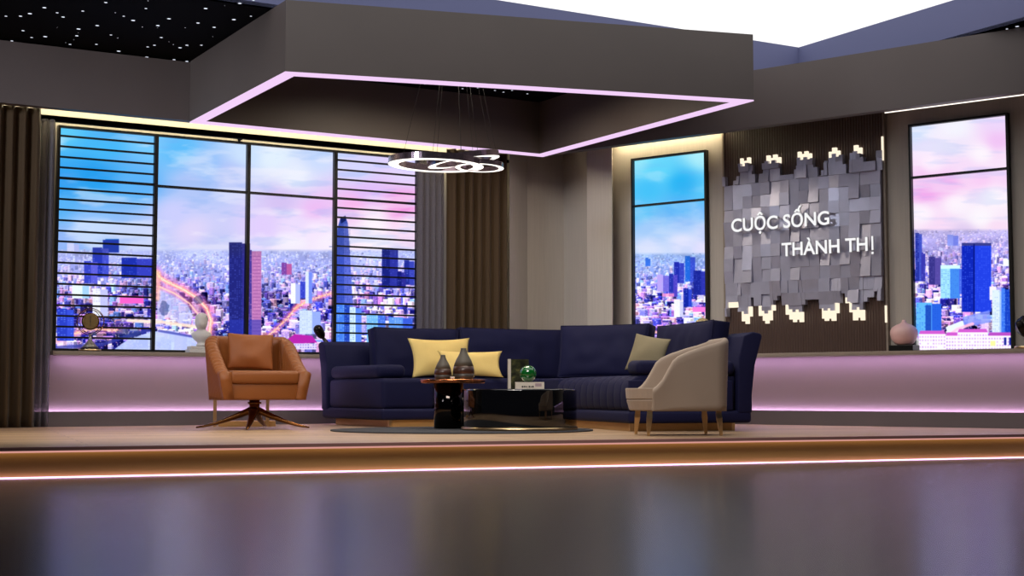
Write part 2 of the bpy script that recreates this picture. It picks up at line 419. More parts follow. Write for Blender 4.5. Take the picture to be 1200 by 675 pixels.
        a = s.a; p = (a[jj, ii]*(1-fi)+a[jj, ii+1]*fi)*(1-fj)+(a[jj+1, ii]*(1-fi)+a[jj+1, ii+1]*fi)*fj
        px = np.ones((H, W, 4), np.float32); px[..., :3] = np.clip(p, 0, 255)/255
        im = bpy.data.images.new(name, W, H); im.pixels.foreach_set(px.ravel()); im.update(); im.pack()
        m = bpy.data.materials.new(name); m.use_nodes = True; nt = m.node_tree; nt.nodes.remove(nt.nodes['Principled BSDF'])
        e = nt.nodes.new('ShaderNodeEmission'); tx = nt.nodes.new('ShaderNodeTexImage'); tx.image = im; tx.extension = 'EXTEND'
        nt.links.new(tx.outputs[0], e.inputs[0]); e.inputs[1].default_value = 1.0
        nt.links.new(e.outputs[0], nt.nodes['Material Output'].inputs[0])
        return m
PAL = [(245, 242, 255), (225, 228, 255), (205, 215, 255), (180, 195, 252), (150, 170, 245), (112, 130, 225), (70, 84, 190), (40, 48, 140), (30, 34, 100), (120, 100, 195), (175, 140, 215), (225, 180, 225), (250, 210, 215), (200, 190, 240), (120, 180, 240), (66, 66, 150)]
def view_one():
    c = Canvas(52, 138, 498, 424)
    c.sky([(70, 150, (95, 205, 250)), (120, 170, (70, 185, 250)), (110, 205, (35, 158, 240)), (68, 215, (50, 160, 242)), (68, 240, (90, 180, 248)), (175, 165, (120, 205, 255)), (165, 215, (90, 180, 250)),
           (210, 175, (95, 190, 252)), (240, 195, (150, 195, 252)), (225, 215, (180, 200, 250)), (290, 180, (205, 228, 255)), (270, 205, (180, 195, 250)), (320, 185, (228, 242, 255)), (345, 205, (232, 240, 255)), (375, 185, (205, 222, 255)),
           (420, 200, (215, 215, 255)), (475, 200, (228, 215, 255)), (330, 235, (215, 195, 245)), (370, 245, (238, 190, 246)), (430, 226, (225, 190, 250)), (470, 242, (245, 140, 222)), (415, 240, (250, 185, 238)), (440, 262, (255, 246, 255)), (480, 262, (255, 230, 250)), (370, 268, (248, 232, 255)),
           (100, 268, (165, 205, 255)), (75, 285, (150, 185, 250)), (150, 285, (170, 195, 250)), (205, 250, (205, 208, 255)), (225, 270, (225, 215, 252)), (250, 288, (200, 205, 250)), (310, 265, (228, 208, 255)), (340, 288, (246, 240, 255)), (440, 288, (255, 242, 253)), (385, 285, (250, 240, 255)), (345, 262, (238, 222, 255)), (480, 288, (240, 215, 245))], .42)
    c.city(293, 414, 7500, PAL, (184, 194, 250))
    # river and its bank, lower middle
    c.poly([(128, 414), (150, 398), (178, 389), (200, 388), (226, 396), (243, 404), (240, 416), (128, 416)], (176, 190, 240), .9)
    c.poly([(184, 340), (200, 336), (218, 352), (226, 372), (222, 384), (196, 372), (184, 380)], (196, 200, 244), .7)
    c.line([(66, 408), (120, 404), (150, 394), (178, 386)], 3, (60, 66, 150), .8); c.line([(186, 388), (232, 396)], 2, (70, 76, 160), .8)
    c.line([(150, 376), (190, 378), (232, 384)], 2.4, (250, 214, 190), .85, 1.5)
    for q in ((190, 322), (197, 336), (215, 346), (236, 357), (247, 372), (250, 392)): pass
    road = [(182, 318), (188, 326), (198, 332), (214, 339), (230, 349), (242, 362), (247, 376), (245, 392), (240, 408)]
    c.line(road, 9, (225, 120, 170), .45, 5); c.line(road, 3.4, (250, 160, 150), .7, 2); c.line(road, .9, (255, 226, 200), .8, .8)
    r2 = [(186, 336), (204, 344), (222, 356), (233, 370), (237, 386), (233, 400)]
    c.line(r2, 3, (225, 120, 160), .5, 3); c.line(r2, .9, (255, 206, 180), .8, .8)
    c.line([(185, 320), (184, 350)], 3, (255, 180, 150), .6, 3)
    for k in range(160):
        a, b = random.choice(list(zip(road, road[1:]))); t = random.random()
        x = a[0]+(b[0]-a[0])*t+random.uniform(-3, 3); y = a[1]+(b[1]-a[1])*t+random.uniform(-2, 2); c.rect(x, y, x+.8, y+.6, random.choice([(255, 240, 220), (255, 150, 120), (255, 200, 120)]), .9)
    for pts in ([(300, 404), (322, 388), (338, 372), (352, 354)], [(346, 362), (362, 352), (388, 344)], [(262, 408), (286, 396), (300, 384)], [(66, 400), (84, 392), (110, 386), (140, 388)]):
        c.line(pts, 4, (235, 120, 150), .45, 3); c.line(pts, 1.1, (255, 195, 160), .8, 1.)
        for k in range(46):
            a, b = random.choice(list(zip(pts, pts[1:]))); t = random.random(); x = a[0]+(b[0]-a[0])*t+random.uniform(-3, 3); y = a[1]+(b[1]-a[1])*t+random.uniform(-2, 2); c.rect(x, y, x+1.2, y+.9, random.choice([(255, 235, 210), (255, 140, 120), (70, 60, 140), (255, 190, 130)]), .85)
    # dark trees by the water
    for x, y, rx, ry in ((192, 362, 6, 9), (232, 352, 6, 5), (150, 390, 16, 7), (76, 392, 8, 5)):
        m = ((c.X-x)/rx)**2+((c.Y-y)/ry)**2 + vnoise(c.h, c.w, 8, 8, 3)*1.2 < 1.5; c.a[m] = c.a[m]*.5 + np.array((40, 56, 110))*.5
    # left pane blocks
    c.tower(142, 178, 302, 326, (36, 52, 158), (58, 66, 176), .5, 2.6, 2.4, (90, 120, 230), .3); c.rect(123, 280, 139, 288, (30, 110, 200)); c.rect(120, 281, 139, 296, (36, 60, 170))
    c.tower(108, 127, 290, 325, (46, 60, 170), (70, 80, 190), .6); c.tower(78, 92, 285, 296, (210, 215, 255), (180, 188, 245), .6); c.tower(98, 114, 306, 332, (60, 70, 180), (90, 92, 200), .5)
    c.tower(66, 86, 362, 400, (48, 66, 180), (60, 80, 200), .6, 3.4, 2.6, (130, 170, 255), .5); c.tower(108, 126, 338, 372, (214, 216, 250), (178, 180, 226), .5, 3, 2.6, (150, 150, 220), .5)
    c.rect(140, 347, 168, 356, (222, 96, 186)); c.tower(84, 104, 334, 350, (210, 225, 255), (150, 190, 250), .6)
    # twin tower
    c.tower(268.5, 293, 284, 392, (40, 44, 118), (52, 50, 132), .62, 2.6, 2.2, (96, 112, 220), .5); c.tower(290, 306.5, 293, 398, (74, 60, 142), (176, 116, 172), .3, 2.4, 2.0, (250, 190, 205), .4)
    for yy in range(300, 392, 4): c.rect(296, yy, 306, yy+.9, (120, 70, 130), .5)
    c.rect(269, 375, 306, 398, (48, 60, 168), .55)
    # blocks to the right of it
    c.tower(352, 366, 330, 350, (60, 70, 185), (150, 170, 240), .5); c.tower(341, 352, 332, 356, (235, 238, 255), (160, 170, 235), .5); c.tower(358, 366, 318, 356, (200, 210, 252), (110, 130, 225), .5)
    c.tower(351, 376, 364, 392, (190, 205, 250), (140, 160, 235), .6, 2.4, 2.2, (120, 140, 230), .6); c.tower(330, 342, 308, 322, (120, 70, 150), (170, 90, 150), .5)
    c.poly([(335, 400), (345, 392), (366, 394), (372, 402), (336, 404)], (168, 44, 160)); c.rect(336, 403, 371, 410, (205, 196, 245)); c.windows(336, 403, 371, 410, 3, 3, (60, 60, 150), .8, .8)
    # tapered tower and neighbours in the end pane
    m = c.poly([(391, 362), (392, 300), (395, 270), (399, 256), (405, 252.5), (408, 262), (410, 290), (414, 360)], (64, 84, 178)); c.poly([(399, 256), (405, 252.5), (406, 258), (400, 262)], (20, 32, 96))
    c.poly([(403, 262), (408, 262), (410, 290), (414, 360), (404, 360)], (110, 120, 210), .6)
    c.windows(392, 264, 412, 360, 2.4, 2.2, (34, 50, 140), .6, .6); c.rect(386, 288.5, 394, 289.5, (70, 90, 180))
    c.tower(448, 467, 291, 338, (32, 40, 120), (50, 56, 150), .5, 2.4, 2.2, (110, 130, 230), .4); c.tower(474, 486, 305, 334, (40, 50, 140), (60, 70, 170), .5); c.tower(466, 476, 318, 338, (30, 36, 116), (50, 50, 140), .5)
    c.tower(392, 410, 356, 404, (70, 120, 215), (40, 70, 170), .65, 3, 2.4, (180, 220, 255), .7); c.tower(410, 424, 360, 402, (190, 215, 255), (90, 130, 220), .5, 2.6, 2.4, (50, 80, 190), .6)
    c.tower(430, 452, 368, 404, (110, 170, 240), (70, 110, 210), .6, 2.6, 2.4, (225, 240, 255), .6); c.tower(456, 484, 372, 404, (90, 140, 230), (60, 90, 200), .6, 3, 2.4, (200, 225, 255), .5)
    return c
def view_two():
    c = Canvas(736, 170, 840, 418)
    c.sky([(745, 190, (150, 235, 252)), (770, 200, (100, 215, 252)), (825, 182, (175, 240, 252)), (760, 222, (70, 195, 250)), (800, 215, (40, 180, 245)), (828, 225, (90, 200, 250)), (750, 248, (90, 195, 250)), (800, 245, (70, 175, 248)), (825, 252, (120, 190, 252)),
           (760, 268, (165, 205, 252)), (800, 262, (150, 195, 252)), (828, 268, (205, 215, 252)), (760, 288, (215, 225, 255)), (800, 284, (225, 228, 255)), (828, 290, (230, 225, 255))], .22, 50, 18)
    c.city(297, 414, 2600, PAL, (150, 180, 235), 9)
    c.tower(803, 815, 300, 330, (40, 100, 200), (60, 80, 190), .5); c.tower(790, 802, 307, 332, (40, 50, 160), (58, 70, 180), .5); c.tower(813, 831, 317, 346, (34, 44, 140), (50, 56, 160), .5, 2.2, 2.2, (90, 110, 220), .4); c.tower(784, 794, 321, 348, (44, 56, 160), (80, 70, 180), .5)
    c.tower(756, 762, 302, 312, (60, 110, 210), (60, 110, 210)); c.tower(801, 811, 338, 360, (28, 44, 150), (50, 70, 190), .6); c.tower(790, 801, 352, 372, (232, 236, 255), (190, 190, 245), .6, 2, 2, (120, 140, 230), .5); c.tower(770, 784, 322, 342, (170, 150, 220), (110, 100, 200), .5)
    c.rect(812, 360, 832, 366, (235, 120, 200)); c.rect(776, 344, 790, 348, (230, 140, 190), .8); c.line([(744, 394), (760, 388), (780, 392)], 2, (255, 190, 170), .8)
    return c
def view_three():
    c = Canvas(1060, 124, 1198, 418)
    c.sky([(1075, 155, (225, 235, 255)), (1085, 172, (250, 235, 255)), (1120, 150, (245, 245, 255)), (1170, 142, (238, 215, 252)), (1120, 172, (240, 230, 252)), (1170, 165, (242, 196, 246)), (1150, 180, (255, 248, 255)), (1180, 185, (250, 225, 250)), (1090, 190, (255, 240, 255)), (1130, 194, (248, 222, 250)),
           (1075, 206, (248, 200, 244)), (1085, 226, (242, 170, 238)), (1110, 216, (246, 182, 240)), (1150, 208, (250, 205, 246)), (1180, 206, (250, 215, 250)), (1120, 238, (255, 246, 255)), (1165, 230, (255, 248, 255)), (1080, 250, (255, 246, 255)), (1150, 255, (255, 250, 255)), (1100, 265, (250, 220, 248)), (1170, 265, (250, 222, 246)), (1130, 272, (225, 205, 242))], .3, 70, 12)
    c.city(269, 414, 3000, PAL, (190, 180, 228), 10)
    c.tower(1072, 1080, 273, 330, (44, 56, 150), (66, 80, 180), .6); c.tower(1079, 1084, 296, 330, (60, 60, 160), (60, 60, 160)); c.tower(1088, 1103, 301, 334, (60, 56, 128), (84, 74, 150), .5, 2, 2, (130, 120, 210), .4)
    c.tower(1110, 1123, 275, 288, (130, 140, 215), (110, 120, 205)); c.tower(1102, 1125, 312, 350, (150, 205, 240), (70, 130, 215), .5, 2.4, 2.2, (40, 80, 180), .55); c.rect(1102, 311, 1125, 315, (190, 235, 250)); c.tower(1124, 1130, 315, 345, (70, 100, 210), (60, 80, 190))
    c.tower(1127, 1162, 286, 366, (24, 44, 168), (40, 66, 205), .42, 2.6, 2.4, (88, 122, 245), .5); c.rect(1127, 284.5, 1162, 288, (60, 64, 130)); c.rect(1141, 286, 1142.4, 366, (16, 26, 110))
    c.tower(1176, 1186, 303, 312, (235, 240, 255), (210, 220, 250)); c.tower(1160, 1176, 336, 352, (220, 215, 250), (160, 150, 225), .5)
    c.tower(1073, 1103, 355, 394, (96, 170, 240), (46, 96, 205), .62, 2.8, 2.4, (30, 70, 180), .5); c.rect(1084, 358, 1091, 394, (26, 60, 160), .8)
    c.tower(1163, 1178, 340, 392, (200, 215, 252), (150, 180, 245), .6, 2.2, 2.2, (90, 120, 220), .5); c.tower(1174, 1188, 338, 392, (60, 110, 215), (30, 66, 178), .3, 2, 2, (190, 225, 255), .6)
    c.poly([(1108, 384), (1128, 376), (1132, 384), (1112, 396)], (210, 224, 255)); c.poly([(1128, 372), (1160, 364), (1162, 378), (1130, 384)], (120, 140, 230), .8); c.line([(1105, 398), (1122, 386), (1140, 380)], 2.5, (255, 180, 200), .8)
    for x0, x1, y0 in ((1076, 1108, 392), (1108, 1128, 394), (1122, 1158, 390), (1158, 1190, 394)):
        c.poly([(x0, y0), (x0+2, y0-4), (x1-2, y0-4), (x1, y0)], random.choice([(230, 214, 245), (190, 90, 190), (170, 80, 180)])); c.rect(x0, y0, x1, 416, (236, 222, 250)); c.windows(x0, y0+1, x1, 416, 3.2, 4, (150, 110, 190), .9, .7)
    c.rect(1161, 400, 1167, 406, (250, 225, 150)); c.rect(1177, 396, 1180, 405, (40, 50, 140)); c.rect(1183, 396, 1186, 405, (40, 50, 140))
    return c

# ================================================================== SETTING
WIN_Z0, WIN_Z1 = .722, 2.874
FB, FT = 2.93, 3.50                                       # under and upper edge of the fascias
HB = 2.905                                                # underside of the hanging square frame
# studio floor and stage
bm = NB(); box(bm, -14, 14, -3, 20, -.30, -.18); struct(obj('floor', bm, M['floor'], origin=(0, 0, -.18)))
S0 = Vector((-2.96, 8.26, 0)); sd = Vector((6.88, 2.68, 0)).normalized(); sn = Vector((sd.y, -sd.x, 0))
SF = Frame((S0.x, S0.y), math.degrees(math.atan2(sd.y, sd.x)))
bm = NB(); p = [SF.w(-6, .061), SF.w(13, .061), SF.w(13, 6), SF.w(9, 9.5), SF.w(-1, 9), SF.w(-6, 7)]
prism(bm, p, -.16, 0.0); stage = struct(obj('stage_floor', bm, M['planks'], origin=(0, 12, 0)))
Ms = SF.M()
bm = NB(); box(bm, -6, 13, .0, .0605, -.020, .0015, Ms); obj('nosing', bm, M['nosing'], stage)
bm = NB(); box(bm, -6, 13, .012, .022, -.031, -.0205, Ms); obj('step_glow_strip', bm, M['nosled'], stage)
bm = NB(); box(bm, -6, 13, .0235, .05, -.024, -.0205, Ms); obj('step_glow_strip', bm, M['noswash'], stage)  # unseen glowing strip, added to brighten the floor before the step
bm = NB(); box(bm, -6, 13, .0505, .06, -.18, -.0205, Ms); obj('riser', bm, M['riser'], stage)
bm = NB(); box(bm, -6, 13, .030, .045, -.1795, -.1735, Ms); obj('foot_light', bm, M['footled'], stage)

# walls behind the windows, in each wall's frame
xL1 = L.hit(597, 300, .25)[0]; xR0 = R.hit(718, 300, .25)[0]
ML, MR = L.M(), R.M()
bm = NB(); box(bm, -7, xL1, .25, .40, 0, FT, ML); wl = struct(obj('wall_left', bm, M['wall']))
bm = NB(); box(bm, xR0, 7, .25, .40, 0, FT, MR); wr = struct(obj('wall_right', bm, M['wall']))
def at(px, dep): return ((px-600)/F*(dep*cp+.5*sp), dep)
cpts = [at(597, 15.72), at(617.6, 16.10), at(618, 16.12), at(661, 16.36), at(688, 15.80), at(688.4, 15.58), at(718, 15.32), (R.w(xR0, .26).x, R.w(xR0, .26).y), (R.w(xR0, .26).x+.3, R.w(xR0, .26).y+.9), (-.1, 17.1)]
bm = NB(); prism(bm, cpts, 0, FT); struct(obj('wall_corner', bm, M['wall']))
# parapet: backlit panel, sill, skirting
xLe, xRe = 4.62, -3.42                                    # where sill and skirting stop at the corner
xLs = -.462
for nm, fr, x0, x1, Mx in (('left', L, xLs, xLe, ML), ('right', R, xRe, 7, MR)):
    bm = NB(); box(bm, x0 if nm == 'right' else -7, x1, .11, .25, .0, .674, Mx); struct(obj('wall_panel_'+nm, bm, M['wallpanel']))
    bm = NB(); box(bm, x0, x1, -.02, .25, .676, .709, Mx); box(bm, x0, x1, -.02, .0, .668, .676, Mx); box(bm, x0, x0+.03, .0, .10, .668, .676, Mx); s_ = struct(obj('sill_'+nm, bm, M['sill'], bevel=.004))
    bm = NB(); box(bm, x0+.04, x1, .005, .045, .6715, .6755, Mx); obj('led_strip', bm, M['lilac'], s_)
    bm = NB(); box(bm, x0 if nm == 'right' else -7, x1, 0, .02, 0, .142, Mx); box(bm, x0 if nm == 'right' else -7, x1, .02, .11, 0, .128, Mx)
    b_ = struct(obj('baseboard_'+nm, bm, M['skirt']))
    bm = NB(); box(bm, x0 if nm == 'right' else -.75, x1, .075, .10, .1285, .137, Mx); obj('led_strip', bm, M['lilac'], b_)
# fascias along both walls, coves behind them
def isect(fa, ya, fb, yb):
    a0 = fa.w(0, ya); b0 = fb.w(0, yb); e = fa.e; g = fb.e
    den = e[0]*(-g[1]) + g[0]*e[1]; dx, dy = b0.x-a0.x, b0.y-a0.y
    t = (dx*(-g[1]) + g[0]*dy)/den; return a0 + Vector((e[0]*t, e[1]*t, 0))
C0 = isect(L, -.35, R, -.35); C1 = isect(L, -.25, R, -.25)
a0, a1 = L.w(-7, -.35), L.w(-7, -.25); b0, b1 = R.w(7, -.35), R.w(7, -.25)
bm = NB(); prism(bm, [a0, C0, C1, a1], FB, FT); f1 = struct(obj('beam_left', bm, M['fascia']))
bm = NB(); prism(bm, [C0, b0, b1, C1], FB, FT); f2 = struct(obj('beam_right', bm, M['fascia']))
D0, D1 = isect(L, .25, R, .25), None
bm = NB(); prism(bm, [a1, C1, D0, L.w(-7, .25)], 3.10, 3.14); prism(bm, [C1, b1, R.w(7, .25), D0], 3.10, 3.14)
sof = struct(obj('ceiling_cove', bm, M['wallpanel']))
bm = NB(); box(bm, -2.2, 4.0, .06, .16, 3.075, 3.098, ML); obj('cove_light', bm, M['cream'], sof)
x848 = R.hit(849, 200, .25)[0]; x1037 = R.hit(1037, 200, .25)[0]
bm = NB(); box(bm, xR0+.02, x848-.01, .12, .17, 3.075, 3.098, MR); obj('cove_light', bm, M['cream2'], sof)
bm = NB(); box(bm, R.hit(1037, 131, -.24)[0], 3.0, -.247, -.236, 2.922, 2.9295, MR); obj('cove_light', bm, M['thin'], sof)

# ------------------------------------------------ windows
def rect_panel(fr, y, x0, x1, z0, z1, m, parent):
    bm = NB(); v = [bm.verts.new(fr.w(x, y, z)) for x, z in ((x0, z0), (x1, z0), (x1, z1), (x0, z1))]
    f_ = bm.faces.new(v); uv = bm.loops.layers.uv.new('uv')
    for l_, q in zip(f_.loops, ((0, 0), (1, 0), (1, 1), (0, 1))): l_[uv].uv = q
    for v_ in [bm.verts.new(fr.w(x, y+.03, z)) for x, z in ((x0, z0), (x1, z0), (x1, z1), (x0, z1))]: pass
    bm.verts.ensure_lookup_table(); q = bm.verts
    for a, b in ((0, 1), (1, 2), (2, 3), (3, 0)): bm.faces.new((q[a], q[a+4], q[b+4], q[b]))
    bm.faces.new((q[7], q[6], q[5], q[4]))
    for g in bm.faces:
        if g is not f_: g.material_index = 1
    return obj('backlit_view', bm, [m, M['frame']], parent)
def frame_bm(fr, x0, x1, z0, z1, t=.022, y0=.19, y1=.26):
    bm = NB(); Mx = fr.M()
    box(bm, x0, x0+t, y0, y1, z0, z1, Mx); box(bm, x1-t, x1, y0, y1, z0, z1, Mx)
    box(bm, x0+t, x1-t, y0, y1, z1-t, z1, Mx); box(bm, x0+t, x1-t, y0, y1, z0, z0+t*.7, Mx); return bm
WY = .235                                                  # the print sits this far into the wall plane
# window 1
wx0 = L.hit(64, 280, .25)[0]; wx1 = L.hit(487.3, 280, .25)[0]
mx = [L.hit(q, 170, .22)[0] for q in (182.8, 290.9, 392.7)]
w1 = empty('window_1', L.w((wx0+wx1)/2, .25, .709), 'wide four-bay window onto a dusk city, blinds in the end bays', 'window', kind='structure')
obj('frame', frame_bm(L, wx0, wx1, WIN_Z0, WIN_Z1), M['frame'], w1)
for q in mx:
    bm = NB(); box(bm, q-.0185, q+.0185, .185, .26, WIN_Z0+.01, WIN_Z1-.01, ML); obj('mullion', bm, M['frame'], w1)
ztr = L.hit(185, 218, .21)[1]
bm = NB(); box(bm, mx[0], mx[2], .195, .24, ztr-.012, ztr+.012, ML); obj('transom', bm, M['frame'], w1)
zs0 = L.hit(70, 158.6, .21)[1]; zs1 = L.hit(70, 294.9, .21)[1]; stp = (zs0-zs1)/11
for a, b in ((wx0, mx[0]), (mx[2], wx1)):
    bm = NB(); k = 0
    while zs0-k*stp > WIN_Z0+.03:
        z = zs0-k*stp; hh = .011 if k != 4 else .015
        box(bm, a+.01, b-.01, .20, .225, z-hh, z+hh*.6, ML); k += 1
    obj('slats', bm, M['frame'], w1)
m1 = view_one().image('city_print_wide', 293, L, WY, wx0, wx1, WIN_Z0, WIN_Z1, 1500, 860)
rect_panel(L, WY, wx0+.005, wx1-.005, WIN_Z0+.005, WIN_Z1-.005, m1, w1)
def tall_window(nm, pxl, pxr, pym, pytr, cv, hor, lab, W):
    a = R.hit(pxl, pym, .25)[0]; b = R.hit(pxr, pym, .25)[0]
    w = empty(nm, R.w((a+b)/2, .25, .709), lab, 'window', kind='structure')
    obj('frame', frame_bm(R, a, b, WIN_Z0-.02, WIN_Z1), M['frame'], w)
    zt = R.hit((pxl+pxr)/2, pytr, .21)[1]
    bm = NB(); box(bm, a, b, .195, .24, zt-.011, zt+.011, MR); obj('transom', bm, M['frame'], w)
    m = cv.image('city_print_'+nm, hor, R, WY, a, b, WIN_Z0-.02, WIN_Z1, W, 900)
    rect_panel(R, WY, a+.005, b-.005, WIN_Z0-.015, WIN_Z1-.005, m, w)
tall_window('window_2', 743.3, 831.4, 290, 237.5, view_two(), 297, 'narrow window with blue sky over the city, beside the tiled sign', 420)
tall_window('window_3', 1069.6, 1187, 280, 202.5, view_three(), 269, 'narrow window with pink sky and a blue tower', 430)

# ------------------------------------------------ ceiling, opening, star lights
Wc = Vector((2.966, 14.49, 0)); dl = Vector((-.867, -.498, 0)); dr = Vector((.508, -.861, 0))
W1, W2 = Wc + dl*7.0, Wc + dr*3.4; W3 = W1 + dr*3.4
CZ = 3.515; WT = 3.88
bm = NB()
e1 = W1 + dl*12; e2 = W2 + dr*6; 
far_l, far_r, near_l, near_r = Vector((-14, 20, 0)), Vector((14, 20, 0)), Vector((-14, 9.0, 0)), Vector((14, 9.0, 0))
def cpoly(pts):
    prism(bm, pts, CZ, CZ+.03)
cpoly([W1, Wc, Vector((Wc.x, 20, 0)), far_l, Vector((-14, W1.y, 0))])
cpoly([Wc, W2, Vector((14, W2.y, 0)), far_r, Vector((Wc.x, 20, 0))])
cpoly([Vector((-14, 9.0, 0)), Vector((W3.x, 9.0, 0)), W3, W1, Vector((-14, W1.y, 0))])
cpoly([Vector((W3.x, 9.0, 0)), near_r, Vector((14, W2.y, 0)), W2, W3])
ceil = struct(obj('ceiling', bm, M['black'], origin=(0, 13, CZ)))
bm = NB()
def slab(a, b, th=.05):
    n = Vector(((b-a).y, -(b-a).x, 0)).normalized()*th
    prism(bm, [a, b, b+n, a+n], CZ, WT)
slab(Wc, W1); slab(W2, Wc); slab(W3, W2); slab(W1, W3)
struct(obj('wall_upper', bm, M['blue']))
bm = NB(); prism(bm, [Wc, W2, W3, W1], WT, WT+.04); struct(obj('ceiling_void_glow', bm, M['white']))  # glowing sheet added in place of the empty white above the opening
bm = NB()
stars_px = [(24, 19), (35, 16), (52, 9), (74, 20), (97, 13), (92, 34), (114, 30), (124, 3), (130, 41), (139, 60), (145, 19), (156, 24), (171, 10), (185, 30), (189, 44), (198, 22), (181, 53), (173, 55), (211, 56), (219, 53), (236, 53), (219, 53), (232, 27), (241, 10), (251, 32), (274, 23), (281, 4), (294, 19), (297, 0.5), (172, 67), (204, 70), (53, 43), (37, 44), (82, 52), (14, 48), (219, 72), (7, 19), (27, 36), (90, 42), (113, 52), (67, 15), (1180, 34), (1150, 44), (1192, 31),
            (498, 98.5), (542, 104), (580, 106), (600, 106), (618, 110), (560, 103), (590, 108)]
def star(bm, x, y, r, z):
    n = 8; c = [bm.verts.new((x+r*math.cos(2*PI*k/n), y+r*math.sin(2*PI*k/n)*1.0, z)) for k in range(n)]; bm.faces.new(c)
for q in stars_px:
    d = ray(*q); t = (CZ-.004-CAMZ)/d[2]; x, y = d[0]*t, d[1]*t
    if q[0] < 400 or q[0] > 1000: star(bm, x, y, random.uniform(.010, .018), CZ-.004)
for _ in range(150):
    x, y = random.uniform(-8, -2.2), random.uniform(9.3, 15); star(bm, x, y, random.choice([.002, .003, .003, .005]), CZ-.004)
so = obj('star_lights', bm, M['star'], ceil); so['kind'] = 'stuff'

# ------------------------------------------------ hanging square frame with the lit underside
def atz(px, py, z):
    d = ray(px, py); t = (z-CAMZ)/d[2]; return Vector((d[0]*t, d[1]*t, 0))
A, B, C, D = atz(334.2, 85.3, HB), atz(883.4, 118.5, HB), C0.copy(), atz(224, 143.2, HB)
C = C0 + Vector((.0, -.01, 0)); D = L.w((D-Vector((L.o[0], L.o[1], 0))).x*L.e[0]+(D-Vector((L.o[0], L.o[1], 0))).y*L.e[1], -.36)
def inset(q, th):
    out = []; n = len(q)
    for i in range(n):
        p0, p1, p2 = q[i-1], q[i], q[(i+1) % n]
        d1 = (p1-p0).normalized(); d2 = (p2-p1).normalized()
        n1 = Vector((-d1.y, d1.x, 0)); n2 = Vector((-d2.y, d2.x, 0))
        bis = (n1+n2).normalized(); out.append(p1 + bis*(th/bis.dot(n1)))
    return out
Q = [A, B, C, D]; QI = inset(Q, .11)
bulk = empty('ceiling_bulkhead', (A+B+C+D)/4 + Vector((0, 0, HB)), 'taupe square bulkhead hung over the sofa with a pink lit lower edge', 'bulkhead', kind='structure')
for i in range(4):
    j = (i+1) % 4
    bm = NB(); prism(bm, [Q[i], Q[j], QI[j], QI[i]], HB+.012, 3.508); obj('side_board', bm, M['bulk'], bulk)
    bm = NB(); prism(bm, [Q[i], Q[j], QI[j], QI[i]], HB, HB+.012); obj('led_strip', bm, M['pinkled'], bulk)
bm = NB(); prism(bm, QI, 3.485, 3.505); top_ = obj('star_panel', bm, M['black'], bulk)
bm = NB()
for q in stars_px[-7:]:
    d = ray(*q); t = (3.482-CAMZ)/d[2]; star(bm, d[0]*t, d[1]*t, .011, 3.482)
s2 = obj('star_lights', bm, M['star'], top_)

# ================================================================== CURTAINS
def drape(name, m, fr, px0, px1, y, z0, z1, amp, per, lab, cat, group=None, flare=0., wid=None, jit=0.):
    xa, xb = (fr.hit(px0, 300, y)[0], fr.hit(px1, 300, y)[0]) if wid is None else wid
    n = max(40, int((xb-xa)/per*14)); nz = 22; bm = NB(); g = []
    rj = [random.uniform(-jit, jit) for _ in range(int((xb-xa)/per)+3)]
    for i in range(n+1):
        col = []; u = (xb-xa)*i/n
        for j in range(nz+1):
            v = j/nz; z = z0+(z1-z0)*v
            ph = 2*PI*u/per + .5*math.sin(u*5.1) + rj[int(u/per)]*(1-v)
            a = amp*(1+.25*math.sin(u*9)+flare*(1-v)**6)
            yy = y + a*(math.sin(ph)+.25*math.sin(2*ph+1)) ; xx = xa+u+.25*amp*math.cos(ph)*(.5+.5*(1-v)) 
            col.append(bm.verts.new(fr.w(xx, yy, z)))
        g.append(col)
    for i in range(n):
        for j in range(nz): bm.faces.new((g[i][j], g[i+1][j], g[i+1][j+1], g[i][j+1]))
    o = obj(name, bm, m, smooth=True, origin=fr.w((xa+xb)/2, y, z0)); md = o.modifiers.new('cloth', 'SOLIDIFY'); md.thickness = .006
    return tag(o, lab, cat, group)
xcl = L.hit(44, 300, -.11)[0]
drape('curtain', M['curtain'], L, 0, 0, -.13, .004, 2.955, .042, .115, 'brown pleated curtain at the outer end of the wide window, beside the clock', 'curtain', 'brown curtains', flare=.3, wid=(xcl-1.5, xcl), jit=.5)
drape('curtain', M['curtain'], L, 523, 592, -.052, .004, 2.955, .034, .108, 'brown pleated curtain by the wall corner, behind the yellow cushions', 'curtain', 'brown curtains', flare=.3, jit=.5)
drape('sheer_curtain', M['sheer'], L, 44, 62, -.06, .004, 2.87, .018, .06, 'narrow grey voile curtain beside the outer brown curtain and the clock', 'sheer curtain', 'grey sheer curtains', flare=.8)
drape('sheer_curtain', M['sheer'], L, 488, 520.5, -.05, .004, 2.87, .016, .075, 'grey voile curtain gathered beside the brown curtain at the wall corner', 'sheer curtain', 'grey sheer curtains', flare=.3)
xr1 = L.hit(590, 188, .06)[0]
rail = empty('curtain_rail', L.w(1.5, .09, 2.88), 'long black curtain rail running above the wide window', 'curtain rail')
bm = NB(); box(bm, -2.4, xr1, .05, .11, 2.880, 2.934, ML); obj('rod', bm, M['rail'], rail, bevel=.004)
bm = NB(); box(bm, xr1, xr1+.03, .06, .12, 2.872, 2.938, ML); box(bm, xr1+.03, xr1+.09, .075, .105, 2.89, 2.92, ML); obj('finial', bm, M['rail'], rail, bevel=.004)
for xq in (-.55, 1.4, 3.3):
    bm = NB(); box(bm, xq-.012, xq+.012, .09, .25, 2.89, 2.92, ML); obj('bracket', bm, M['rail'], rail)

